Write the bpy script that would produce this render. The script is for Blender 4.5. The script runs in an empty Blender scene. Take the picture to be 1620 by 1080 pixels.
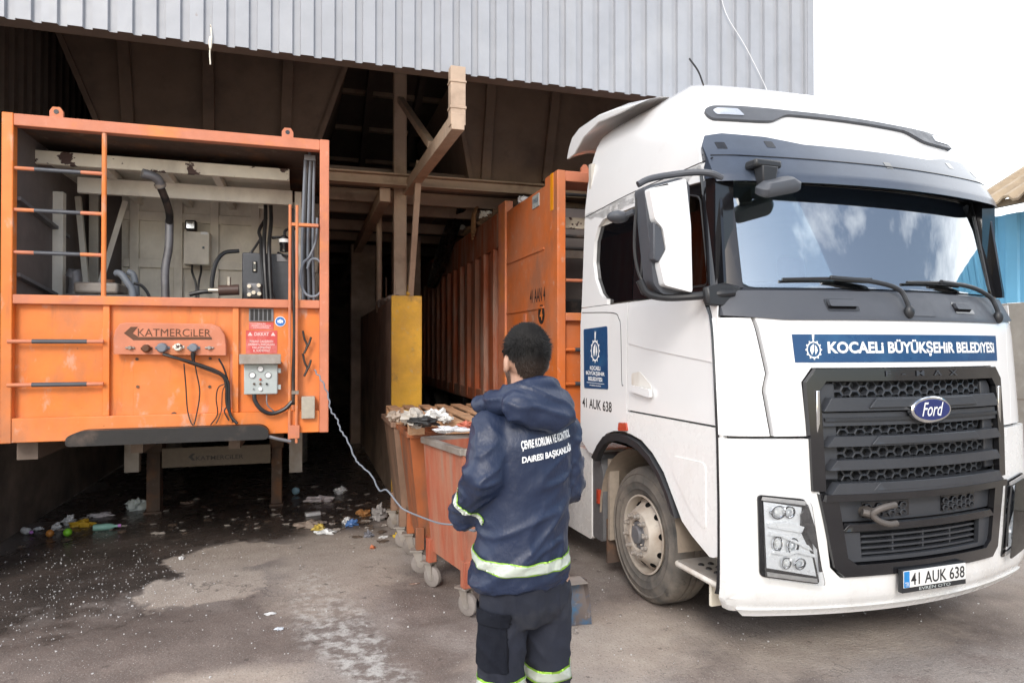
import bpy, bmesh, math, random
from mathutils import Vector, Matrix, noise
from mathutils.geometry import tessellate_polygon
random.seed(7)
SC = bpy.context.scene
COL = SC.collection
R = math.radians
# ------------------------------------------------------------------ camera
FPX, YAW, PIT, EYE = 1060.0, R(17), R(0.5), 1.96
cam_d = bpy.data.cameras.new('camera'); cam = bpy.data.objects.new('camera', cam_d); COL.objects.link(cam)
cam_d.sensor_width = 36; cam_d.lens = 36*FPX/1620; cam_d.clip_start = .05; cam_d.clip_end = 3000
cam.location = (0, 0, EYE); cam.rotation_euler = (R(90)+PIT, 0, -YAW)
SC.camera = cam
# ------------------------------------------------------------------ light
SUN_EL, SUN_AZ = 34, 206            # degrees; azimuth clockwise from +Y, the sun stands behind and left of the camera
world = bpy.data.worlds.new('World'); SC.world = world; world.use_nodes = True
nt = world.node_tree; nt.nodes.clear()
def wn(t, **k):
    n = nt.nodes.new(t)
    for a, b in k.items(): setattr(n, a, b)
    return n
sky = wn('ShaderNodeTexSky', sky_type='NISHITA', sun_disc=False, sun_elevation=R(SUN_EL), sun_rotation=R(SUN_AZ), air_density=1.0, dust_density=1.6)
tc = wn('ShaderNodeTexCoord')
mp = wn('ShaderNodeMapping'); mp.inputs['Scale'].default_value = (1.0, 1.0, 2.2); mp.inputs['Location'].default_value = (3.1, .4, .7)
nz = wn('ShaderNodeTexNoise'); nz.inputs['Scale'].default_value = 2.4; nz.inputs['Detail'].default_value = 9; nz.inputs['Roughness'].default_value = .62
sx = wn('ShaderNodeSeparateXYZ')
ma = wn('ShaderNodeMath', operation='MULTIPLY_ADD'); ma.inputs[1].default_value = .42; ma.inputs[2].default_value = .06   # cloud bank lies to the north (+Y)
ad = wn('ShaderNodeMath', operation='ADD')
rp = wn('ShaderNodeMapRange'); rp.inputs[1].default_value = .34; rp.inputs[2].default_value = .64; rp.inputs[3].default_value = .07
mx = wn('ShaderNodeMix', data_type='RGBA'); mx.inputs[7].default_value = (15.2, 15.5, 15.8, 1)
bg = wn('ShaderNodeBackground'); bg.inputs[1].default_value = .125
wo = wn('ShaderNodeOutputWorld')
L = nt.links.new
L(tc.outputs['Generated'], mp.inputs[0]); L(mp.outputs[0], nz.inputs[0]); L(tc.outputs['Generated'], sx.inputs[0])
L(sx.outputs[1], ma.inputs[0]); L(nz.outputs[0], ad.inputs[0]); L(ma.outputs[0], ad.inputs[1]); L(ad.outputs[0], rp.inputs[0])
L(rp.outputs[0], mx.inputs[0]); L(sky.outputs[0], mx.inputs[6]); L(mx.outputs[2], bg.inputs[0]); L(bg.outputs[0], wo.inputs[0])
sl = bpy.data.lights.new('sun', 'SUN'); sl.energy = 1.25; sl.angle = R(18); sl.color = (1, .975, .94)
so = bpy.data.objects.new('sun', sl); COL.objects.link(so)
_d = Vector((math.sin(R(SUN_AZ))*math.cos(R(SUN_EL)), math.cos(R(SUN_AZ))*math.cos(R(SUN_EL)), math.sin(R(SUN_EL))))
so.rotation_euler = _d.to_track_quat('Z', 'Y').to_euler(); so.location = _d*60
SC.view_settings.view_transform = 'Standard'; SC.view_settings.look = 'None'; SC.view_settings.gamma = 1
SC.view_settings.exposure = .66
SC.cycles.max_bounces = 8; SC.cycles.transparent_max_bounces = 12
# ------------------------------------------------------------------ measuring: a sight line met with a real plane
_F = Vector((math.sin(YAW)*math.cos(PIT), math.cos(YAW)*math.cos(PIT), math.sin(PIT)))
_R = Vector((math.cos(YAW), -math.sin(YAW), 0)); _U = _R.cross(_F); _C = Vector((0, 0, EYE))
def ray(x, y): return _F+_R*((x-810)/FPX)-_U*((y-540)/FPX)
def onX(x, y, X): d = ray(x, y); return _C+d*(X/d.x)
def onY(x, y, Y): d = ray(x, y); return _C+d*(Y/d.y)
def onZ(x, y, Z): d = ray(x, y); return _C+d*((Z-EYE)/d.z)
def atD(x, y, D): d = ray(x, y); return _C+d*D
# ------------------------------------------------------------------ materials
MATS = {}
def mat(name, col, rough=.5, metal=0, var=.12, vscale=4, layers=(), bump=0, bscale=60, spec=.5, coat=0, rvar=.1, bdetail=4, ext=None):
    if name in MATS: return MATS[name]
    m = bpy.data.materials.new(name); m.use_nodes = True; t = m.node_tree; N = t.nodes; K = t.links.new
    p = N['Principled BSDF']
    p.inputs['Roughness'].default_value = rough; p.inputs['Metallic'].default_value = metal
    p.inputs['Specular IOR Level'].default_value = spec; p.inputs['Coat Weight'].default_value = coat; p.inputs['Coat Roughness'].default_value = .08
    g = N.new('ShaderNodeNewGeometry')
    def nz(scale, st=(1, 1, 1), detail=5, off=0):
        mp = N.new('ShaderNodeMapping'); mp.inputs['Scale'].default_value = st; mp.inputs['Location'].default_value = (off, off*.7, off*.3)
        n = N.new('ShaderNodeTexNoise'); n.inputs['Scale'].default_value = scale; n.inputs['Detail'].default_value = detail; n.inputs['Roughness'].default_value = .6
        K(g.outputs['Position'], mp.inputs[0]); K(mp.outputs[0], n.inputs[0]); return n.outputs[0]
    def mix(fac, a, b, blend='MIX'):
        x = N.new('ShaderNodeMix'); x.data_type = 'RGBA'; x.blend_type = blend
        for i, v in ((0, fac), (6, a), (7, b)):
            if hasattr(v, 'is_output'): K(v, x.inputs[i])
            else: x.inputs[i].default_value = v if i == 0 else (*v[:3], 1)
        return x.outputs[2]
    def rng(s, a, b, c=0, d=1):
        r = N.new('ShaderNodeMapRange'); r.inputs[1].default_value = a; r.inputs[2].default_value = b; r.inputs[3].default_value = c; r.inputs[4].default_value = d
        K(s, r.inputs[0]); return r.outputs[0]
    c = tuple(col)
    if var:
        a = tuple(max(0, v*(1-var)) for v in col); b = tuple(min(1, v*(1+var)) for v in col)
        c = mix(rng(nz(vscale), .3, .7), a, b)
    for i, l in enumerate(layers):      # (colour, scale, lo, hi, strength, stretch)
        lc, ls, lo, hi, lst = l[:5]; st = l[5] if len(l) > 5 else (1, 1, 1)
        c = mix(rng(nz(ls, st, 7, 3.7*(i+1)), lo, hi, 0, lst), c, lc)
    if hasattr(c, 'is_output'): K(c, p.inputs['Base Color'])
    else: p.inputs['Base Color'].default_value = (*c, 1)
    if rvar: K(rng(nz(vscale*2.3, off=9), .3, .7, max(.02, rough-rvar), min(1, rough+rvar)), p.inputs['Roughness'])
    if bump:
        b = N.new('ShaderNodeBump'); b.inputs['Strength'].default_value = bump; b.inputs['Distance'].default_value = .01
        K(nz(bscale, detail=bdetail), b.inputs['Height']); K(b.outputs[0], p.inputs['Normal'])
    if ext: ext(m, N, K, p, g, nz, mix, rng, c)
    MATS[name] = m; return m
def glass(name, tint, refl, rough=.02):
    m = bpy.data.materials.new(name); m.use_nodes = True; t = m.node_tree; N = t.nodes; K = t.links.new; N.clear()
    o = N.new('ShaderNodeOutputMaterial'); a = N.new('ShaderNodeBsdfTransparent'); a.inputs[0].default_value = (*tint, 1)
    b = N.new('ShaderNodeBsdfGlossy'); b.inputs['Roughness'].default_value = rough; b.inputs[0].default_value = (.95, .98, 1, 1)
    lw = N.new('ShaderNodeLayerWeight'); lw.inputs[0].default_value = .35
    r = N.new('ShaderNodeMapRange'); r.inputs[3].default_value = refl; r.inputs[4].default_value = 1
    x = N.new('ShaderNodeMixShader'); K(lw.outputs['Fresnel'], r.inputs[0]); K(r.outputs[0], x.inputs[0]); K(a.outputs[0], x.inputs[1]); K(b.outputs[0], x.inputs[2]); K(x.outputs[0], o.inputs[0])
    MATS[name] = m; return m
DIRT = (.16, .125, .10)
orange = mat('orange_paint', (.74, .195, .028), .45, layers=[((.70, .27, .13), 1.1, .45, .70, .5), (DIRT, 1.9, .52, .72, .5, (1, 1, .6)), ((.62, .40, .30), 7, .58, .68, .6, (1, 1, .5)), ((.34, .12, .04), 3.4, .60, .72, .6, (2, 2, .3)), ((.10, .05, .03), 26, .72, .76, .7)], bump=.08, bscale=30)
orange_b = mat('grubby_orange_paint', (.62, .15, .028), .55, layers=[((.50, .20, .11), 1.2, .42, .64, .7), (DIRT, 2.1, .52, .72, .55, (1, 1, .5)), ((.55, .38, .30), 8, .62, .70, .5)], bump=.10, bscale=28)
salmon = mat('faded_orange_paint', (.56, .195, .105), .6, layers=[((.72, .24, .05), 1.8, .52, .66, .75), (DIRT, 3, .62, .8, .4), ((.66, .40, .32), 12, .62, .75, .5)], bump=.08, bscale=30)
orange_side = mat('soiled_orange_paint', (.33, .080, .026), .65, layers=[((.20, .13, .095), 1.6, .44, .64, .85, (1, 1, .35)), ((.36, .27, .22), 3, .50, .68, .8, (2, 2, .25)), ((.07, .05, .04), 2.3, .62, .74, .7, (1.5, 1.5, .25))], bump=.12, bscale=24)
cream = mat('cream_paint', (.80, .75, .63), .55, layers=[((.30, .25, .2), 2.2, .55, .75, .6, (1, 1, .5)), ((.07, .035, .03), 7, .605, .625, 1)], bump=.06)
creamdull = mat('cream_paint_dull', (.76, .72, .63), .6, layers=[((.36, .32, .27), 1.8, .5, .75, .7, (1, 1, .6))], bump=.05)
beige = mat('beige_steel_paint', (.50, .37, .27), .6, layers=[((.2, .13, .09), 2.4, .55, .75, .7), ((.48, .38, .3), 6, .6, .7, .5)], bump=.08, bscale=25)
hopperm = mat('brown_hopper_paint', (.26, .18, .13), .7, layers=[((.13, .09, .07), 1.3, .5, .72, .7), ((.15, .105, .08), 4, .6, .75, .4)], bump=.08, bscale=15)
darksteel = mat('dark_sooty_steel', (.16, .12, .095), .7, layers=[((.11, .085, .07), 2, .55, .7, .5)], bump=.1, bscale=20)
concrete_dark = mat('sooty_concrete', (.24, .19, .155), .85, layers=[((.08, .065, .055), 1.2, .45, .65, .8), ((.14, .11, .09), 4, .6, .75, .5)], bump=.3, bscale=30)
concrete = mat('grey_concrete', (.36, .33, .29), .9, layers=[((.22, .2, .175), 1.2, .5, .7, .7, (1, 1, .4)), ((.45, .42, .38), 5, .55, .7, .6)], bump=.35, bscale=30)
cladm = mat('grey_cladding_sheet', (.36, .375, .405), .45, var=.06, layers=[((.24, .19, .15), 24, .715, .745, .7), ((.36, .36, .36), 3, .55, .75, .4, (3, 3, .15)), ((.25, .2, .17), 14, .71, .76, .6), ((.47, .48, .49), 1.2, .5, .7, .4)], bump=.03)
darkinside = mat('dark_grey_interior', (.16, .135, .125), .8, layers=[((.12, .1, .09), 2, .5, .7, .5)], bump=.1)
rustdark = mat('rusty_dark_steel', (.09, .06, .045), .75, layers=[((.2, .09, .04), 3.5, .5, .65, .8), ((.22, .18, .15), 6, .6, .7, .7)], bump=.25, bscale=25)
blacksteel = mat('worn_black_steel', (.013, .012, .012), .5, layers=[((.10, .07, .055), 4, .54, .68, .7)], bump=.15, bscale=25)
greysteel = mat('grey_worn_steel', (.20, .20, .21), .5, .4, layers=[((.09, .08, .075), 5, .5, .7, .7)])
rubber = mat('black_rubber', (.02, .02, .021), .55, layers=[((.09, .08, .07), 5, .55, .75, .6)], bump=.1)
rubberhose = mat('black_hose', (.014, .014, .015), .4)
bluehose = mat('grey_hose', (.17, .19, .22), .5)
brass = mat('metal_fitting', (.55, .5, .42), .35, .8)
yellowm = mat('yellow_painted_concrete', (.80, .45, .05), .7, layers=[((.55, .29, .06), 2.0, .42, .64, .7), ((.16, .12, .10), 3.0, .55, .68, .7), ((.62, .45, .2), 14, .6, .68, .6)], bump=.3, bscale=30)
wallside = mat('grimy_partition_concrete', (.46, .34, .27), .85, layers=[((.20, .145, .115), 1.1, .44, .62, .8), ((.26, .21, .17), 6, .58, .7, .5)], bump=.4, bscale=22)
white = mat('white_truck_paint', (.80, .80, .80), .22, var=.01, coat=.6, rvar=.03, layers=[((.62, .60, .56), 3.2, .62, .82, .35)])
whitelow = mat('white_paint_road_film', (.78, .78, .77), .28, var=.02, coat=.4, layers=[((.52, .47, .41), 2.2, .50, .78, .42, (1, 1, .6)), ((.42, .36, .30), 14, .64, .78, .25, (1, 1, .35))])
whitedirty = mat('white_paint_road_dirt', (.72, .70, .66), .45, var=.03, layers=[((.45, .36, .27), 5, .48, .72, .7, (1, 1, .3))])
plastic = mat('dark_grey_plastic', (.065, .07, .082), .5, var=.06, bump=.05, bscale=300)
plasticblk = mat('black_plastic', (.022, .023, .026), .42, var=.08, bump=.04, bscale=250)
glossblk = mat('gloss_black', (.01, .01, .012), .12, var=0, coat=.5, rvar=.03)
grillem = mat('charcoal_grille_plastic', (.040, .043, .050), .42, var=.08, bump=.03, bscale=250)
tyrem = mat('dusty_tyre_rubber', (.075, .070, .064), .8, layers=[((.21, .18, .15), 3, .40, .62, .8), ((.02, .02, .02), 9, .62, .72, .8)], bump=.25, bscale=40)
rimm = mat('dusty_steel_rim', (.48, .43, .37), .65, .05, layers=[((.28, .21, .155), 4, .42, .66, .75), ((.12, .1, .09), 9, .62, .75, .6)], bump=.05)
chrome = mat('chrome', (.75, .76, .78), .12, 1, var=.03)
lampm = mat('lamp_reflector', (.86, .87, .88), .30, .2, var=.03)
navyblue = mat('blue_sticker', (.012, .06, .16), .35, var=.08, layers=[((.03, .12, .24), 6, .5, .7, .5)])
letterw = mat('white_lettering', (.82, .83, .83), .5, var=.02)
letterk = mat('black_lettering', (.02, .02, .022), .5, var=0)
letterb = mat('brown_lettering', (.10, .035, .012), .6, var=.15)
red = mat('red_sticker', (.55, .07, .06), .5, layers=[((.72, .35, .30), 6, .45, .7, .6)])
pinkl = mat('faded_white_lettering', (.75, .55, .52), .6)
redlens = mat('red_lens', (.45, .06, .03), .25, coat=.4)
boxgrey = mat('light_grey_box_paint', (.42, .46, .45), .45, layers=[((.3, .3, .28), 5, .55, .75, .5)])
amber = mat('orange_marker_stripe', (.85, .33, .01), .4)
ford_blue = mat('blue_badge', (.012, .025, .14), .15, coat=.5)
platew = mat('number_plate_white', (.78, .78, .76), .35, var=.03)
seatm = mat('brown_seat_fabric', (.16, .045, .03), .8, bump=.1)
dashm = mat('dashboard_plastic', (.10, .10, .10), .6)
liner = mat('cab_liner_beige', (.50, .47, .42), .8)
wsglass = glass('windscreen_glass', (.80, .88, .87), .38)
sideglass = glass('side_window_glass', (.42, .50, .47), .10)
darkglass = mat('blacked_out_glass', (.004, .004, .005), .04, var=0, rvar=0, spec=.45)
lens = glass('clear_lens', (.97, .98, .99), .03)
visorm = mat('smoked_visor', (.055, .07, .10), .26, var=.12, rvar=0, spec=.5)
binred = mat('weathered_red_bin_paint', (.38, .085, .04), .65, layers=[((.06, .04, .035), 2.2, .56, .70, .6, (1.5, 1.5, .5)), ((.40, .19, .12), 3, .42, .62, .8, (2, 2, .3)), ((.30, .20, .15), 5, .57, .7, .7, (2, 2, .25)), ((.20, .035, .02), 7, .62, .7, .6, (2, 2, .4))], bump=.15, bscale=30)
binorange = mat('weathered_orange_bin_paint', (.38, .11, .035), .65, layers=[((.16, .09, .06), 3.1, .40, .60, .85, (2, 2, .4)), ((.32, .05, .03), 6, .6, .68, .7)], bump=.15, bscale=30)
binbrown = mat('rusty_brown_bin_paint', (.25, .15, .10), .7, layers=[((.12, .075, .05), 2.4, .45, .66, .8, (2, 2, .4)), ((.42, .10, .05), 5, .63, .7, .8)], bump=.2, bscale=30)
galv = mat('grubby_galvanised', (.34, .31, .28), .6, .4, layers=[((.2, .15, .11), 4, .45, .7, .8)], bump=.1)
casterm = mat('caster_wheel_rubber', (.24, .21, .19), .8, layers=[((.12, .1, .085), 6, .5, .7, .7)])
wood = mat('pallet_wood', (.46, .26, .14), .8, layers=[((.22, .12, .07), 3, .5, .68, .8, (1, 1, 6)), ((.55, .38, .24), 8, .58, .7, .5)], bump=.2)
bluewall = mat('blue_sheet', (.20, .54, .80), .45, var=.04, layers=[((.12, .45, .72), 2, .5, .75, .5, (1, 1, .2))])
canopym = mat('brown_canopy_sheet', (.34, .26, .17), .75, layers=[((.17, .12, .08), 2.5, .48, .7, .8)], bump=.15)
bluepan = mat('blue_dustpan_metal', (.015, .11, .22), .5, layers=[((.12, .08, .055), 6, .42, .58, .9), ((.3, .3, .3), 18, .64, .7, .5)])
def sheet(name, c, r=.5): return mat(name, c, r, var=.12, vscale=20)
# ------------------------------------------------------------------ object helpers
WM = {}
def tag(o, label, cat, group=None, kind=None):
    if label: o['label'] = label
    if cat: o['category'] = cat
    if group: o['group'] = group
    if kind: o['kind'] = kind
    return o
def thing(name, label, cat, loc=(0, 0, 0), rotz=0, group=None):
    o = bpy.data.objects.new(name, None); COL.objects.link(o); o.empty_display_size = .2
    o.location = loc; o.rotation_euler = (0, 0, rotz); tag(o, label, cat, group)
    WM[o] = Matrix.Translation(Vector(loc)) @ Matrix.Rotation(rotz, 4, 'Z'); return o
def link(name, me, m, parent=None, world=True, smooth=35, bevel=0, seg=2):
    me.name = name; o = bpy.data.objects.new(name, me); COL.objects.link(o)
    if m: me.materials.append(m)
    if parent:
        o.parent = parent; WM[o] = WM.get(parent, Matrix())
        if world: me.transform(WM[o].inverted())
    if smooth:
        for p in me.polygons: p.use_smooth = True
        me.set_sharp_from_angle(angle=R(smooth))
    if bevel:
        b = o.modifiers.new('bevel', 'BEVEL'); b.width = bevel; b.segments = seg; b.limit_method = 'ANGLE'; b.angle_limit = R(40); b.harden_normals = False
    return o
def cr(pts, n=6):            # Catmull-Rom
    pts = [Vector(p) for p in pts]
    if len(pts) < 3: return pts
    q = [pts[0]*2-pts[1]]+pts+[pts[-1]*2-pts[-2]]; out = []
    for i in range(1, len(q)-2):
        a, b, c, d = q[i-1:i+3]
        for k in range(n):
            t = k/n; out.append(.5*((2*b)+(c-a)*t+(2*a-5*b+4*c-d)*t*t+(3*b-a-3*c+d)*t**3))
    out.append(pts[-1]); return out
class MB:
    def __init__(s): s.v = []; s.f = []
    def add(s, vs, fs):
        n = len(s.v); s.v += [tuple(v) for v in vs]; s.f += [tuple(i+n for i in f) for f in fs]; return s
    def box(s, lo, hi, M=None):
        x0, y0, z0 = lo; x1, y1, z1 = hi
        vs = [(x0, y0, z0), (x1, y0, z0), (x1, y1, z0), (x0, y1, z0), (x0, y0, z1), (x1, y0, z1), (x1, y1, z1), (x0, y1, z1)]
        if M: vs = [M @ Vector(v) for v in vs]
        return s.add(vs, [(3, 2, 1, 0), (4, 5, 6, 7), (0, 1, 5, 4), (1, 2, 6, 5), (2, 3, 7, 6), (3, 0, 4, 7)])
    def beam(s, p0, p1, w, h, up=(0, 0, 1)):
        p0, p1 = Vector(p0), Vector(p1); d = (p1-p0); l = d.length; d.normalize(); u = Vector(up)
        if abs(d.dot(u)) > .98: u = Vector((0, 1, 0))
        a = d.cross(u).normalized(); b = a.cross(d)
        M = Matrix((a, d, b)).transposed().to_4x4(); M.translation = p0
        return s.box((-w/2, 0, -h/2), (w/2, l, h/2), M)
    def prism(s, pts, ext):        # planar polygon of 3-D points pushed along ext
        n = len(pts); e = Vector(ext); pts = [Vector(p) for p in pts]
        tri = tessellate_polygon([pts]); vs = pts+[p+e for p in pts]
        return s.add(vs, [tuple(t) for t in tri]+[tuple(i+n for i in reversed(t)) for t in tri]+[(i, (i+1) % n, (i+1) % n+n, i+n) for i in range(n)])
    def cyl(s, p0, p1, r0, r1=None, n=16):
        r1 = r0 if r1 is None else r1
        return s.rings([(Vector(p0), r0), (Vector(p1), r1)], n)
    def rings(s, pr, n=12):
        vs = []; fs = []; P = [p for p, _ in pr]; a = None
        for i, (p, r) in enumerate(pr):
            d = (P[min(i+1, len(P)-1)]-P[max(i-1, 0)])
            if d.length < 1e-9: d = Vector((0, 0, 1))
            d.normalize()
            if a is None: a = d.orthogonal().normalized()
            else:
                a = a-d*a.dot(d); a = a.normalized() if a.length > 1e-6 else d.orthogonal().normalized()
            b = d.cross(a)
            vs += [p+(a*math.cos(2*math.pi*k/n)+b*math.sin(2*math.pi*k/n))*r for k in range(n)]
        m = len(pr)
        for i in range(m-1):
            fs += [(i*n+k, i*n+(k+1) % n, (i+1)*n+(k+1) % n, (i+1)*n+k) for k in range(n)]
        fs += [tuple(reversed(range(n))), tuple(range((m-1)*n, m*n))]
        return s.add(vs, fs)
    def tube(s, pts, r, n=8, sm=5): return s.rings([(p, r) for p in cr(pts, sm)], n)
    def lathe(s, prof, c, axis, n=32):      # prof: (radius, height along axis)
        ax = Vector(axis).normalized(); a = ax.orthogonal().normalized(); b = ax.cross(a); c = Vector(c)
        vs = [c+ax*h+(a*math.cos(2*math.pi*k/n)+b*math.sin(2*math.pi*k/n))*max(r, 1e-4) for r, h in prof for k in range(n)]
        fs = [(i*n+k, i*n+(k+1) % n, (i+1)*n+(k+1) % n, (i+1)*n+k) for i in range(len(prof)-1) for k in range(n)]
        return s.add(vs, fs)
    def ball(s, c, r, M=None, nu=16, nv=10):
        rx, ry, rz = r if hasattr(r, '__len__') else (r, r, r); c = Vector(c); vs = []; fs = []
        for i in range(nv+1):
            th = math.pi*i/nv
            for k in range(nu):
                p = Vector((rx*math.sin(th)*math.cos(2*math.pi*k/nu), ry*math.sin(th)*math.sin(2*math.pi*k/nu), rz*math.cos(th)))
                vs.append(c+(M @ p if M else p))
        for i in range(nv): fs += [(i*nu+k, (i+1)*nu+k, (i+1)*nu+(k+1) % nu, i*nu+(k+1) % nu) for k in range(nu)]
        return s.add(vs, fs)
    def capsule(s, p0, p1, r0, r1, n=14):
        p0, p1 = Vector(p0), Vector(p1); d = (p1-p0).normalized(); pr = []
        for i in range(1, 6): a = math.pi/2*i/5; pr.append((p0-d*r0*math.cos(a), r0*math.sin(a)))
        for i in range(4, 0, -1): a = math.pi/2*i/5; pr.append((p1+d*r1*math.cos(a), r1*math.sin(a)))
        pr.insert(5, (p0.lerp(p1, .5), (r0+r1)/2)); pr.insert(6, (p1, r1))
        return s.rings(pr, n)
    def loft(s, rows, cap=True):
        n = len(rows[0]); vs = [p for r in rows for p in r]
        fs = [(i*n+k, i*n+(k+1) % n, (i+1)*n+(k+1) % n, (i+1)*n+k) for i in range(len(rows)-1) for k in range(n)]
        if cap: fs += [tuple(reversed(range(n))), tuple(range((len(rows)-1)*n, len(rows)*n))]
        return s.add(vs, fs)
    def mesh(s, merge=0):
        me = bpy.data.meshes.new('m'); bm = bmesh.new()
        V = [bm.verts.new(v) for v in s.v]
        for f in s.f:
            try: bm.faces.new([V[i] for i in f])
            except ValueError: pass
        if merge: bmesh.ops.remove_doubles(bm, verts=bm.verts, dist=merge)
        bmesh.ops.recalc_face_normals(bm, faces=bm.faces); bm.to_mesh(me); bm.free(); return me
    def build(s, name, m, parent=None, label=None, **k):
        o = link(name, s.mesh(k.pop('merge', 0)), m, parent, **k)
        if label: o['label'] = label
        return o
def evalmesh(o):
    dg = bpy.context.evaluated_depsgraph_get(); return bpy.data.meshes.new_from_object(o.evaluated_get(dg))
def remesh(mb, vox, smooth=6, fac=.5):
    o = bpy.data.objects.new('tmp', mb.mesh()); COL.objects.link(o)
    m = o.modifiers.new('r', 'REMESH'); m.mode = 'VOXEL'; m.voxel_size = vox
    if smooth: q = o.modifiers.new('s', 'SMOOTH'); q.iterations = smooth; q.factor = fac
    me = evalmesh(o); bpy.data.objects.remove(o); return me
def patch(poly, fn, th=.02, off=0, step=.08):
    """polygon in two surface coordinates, cut fine, laid on the surface fn(a, b, off) and given thickness"""
    pts = [Vector((a, b, 0)) for a, b in poly]; bm = bmesh.new(); V = [bm.verts.new(p) for p in pts]
    for t in tessellate_polygon([pts]): bm.faces.new([V[i] for i in t])
    for ax in (0, 1):
        lo, hi = min(p[ax] for p in pts), max(p[ax] for p in pts); k = math.ceil((lo+1e-4)/step)
        while k*step < hi-1e-4:
            co = Vector((0, 0, 0)); co[ax] = k*step; no = Vector((0, 0, 0)); no[ax] = 1
            bmesh.ops.bisect_plane(bm, geom=bm.verts[:]+bm.edges[:]+bm.faces[:], plane_co=co, plane_no=no, dist=1e-5); k += 1
    bmesh.ops.recalc_face_normals(bm, faces=bm.faces)
    bm.verts.index_update(); n = len(bm.verts); vs = [v.co.copy() for v in bm.verts]
    fs = [tuple(v.index for v in f.verts) for f in bm.faces]
    bd = [(e.verts[0].index, e.verts[1].index) for e in bm.edges if len(e.link_faces) == 1]; bm.free()
    mb = MB(); V3 = [fn(p.x, p.y, off+th) for p in vs]+[fn(p.x, p.y, off) for p in vs]
    return mb.add(V3, fs+[tuple(i+n for i in reversed(f)) for f in fs]+[(a, b, b+n, a+n) for a, b in bd])
def text(name, body, parent, fn, a0, b0, w, h, m, off=.002, bold=.0, shear=0, space=1.0, flip=False, world=False, label=None, lines=1.0, rot=0):
    """lettering fitted into a w x h field whose lower left corner is (a0, b0) on the surface fn"""
    cu = bpy.data.curves.new('t', 'FONT'); cu.body = body; cu.offset = bold; cu.shear = shear; cu.space_character = space; cu.resolution_u = 3; cu.align_x = 'CENTER'; cu.space_line = lines
    o = bpy.data.objects.new('t', cu); COL.objects.link(o); me = evalmesh(o); bpy.data.objects.remove(o)
    xs = [v.co.x for v in me.vertices]; ys = [v.co.y for v in me.vertices]; x0, x1, y0, y1 = min(xs), max(xs), min(ys), max(ys)
    for v in me.vertices:
        a = (v.co.x-x0)/(x1-x0)*w; b = (v.co.y-y0)/(y1-y0)*h
        v.co = fn(a0-a if flip else a0+a, b0+b+rot*a, off)
    o = link(name, me, m, parent, world=world, smooth=0)
    if label: o['label'] = label
    return o
def lerp_tab(tab, x):
    if x <= tab[0][0]: return tab[0][1]
    for (a, b), (c, d) in zip(tab, tab[1:]):
        if x <= c: return b+(d-b)*(x-a)/(c-a)
    return tab[-1][1]
def rounded(pts, r, n=4):
    """round the corners of a 2-D polygon"""
    out = []; P = [Vector(p) for p in pts]; N = len(P)
    for i in range(N):
        a, b, c = P[i-1], P[i], P[(i+1) % N]; u = (a-b); v = (c-b); k = min(r, u.length*.45, v.length*.45)
        p, q = b+u.normalized()*k, b+v.normalized()*k
        for j in range(n+1):
            t = j/n; out.append(tuple((1-t)**2*p+2*t*(1-t)*b+t*t*q))
    return out
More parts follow.
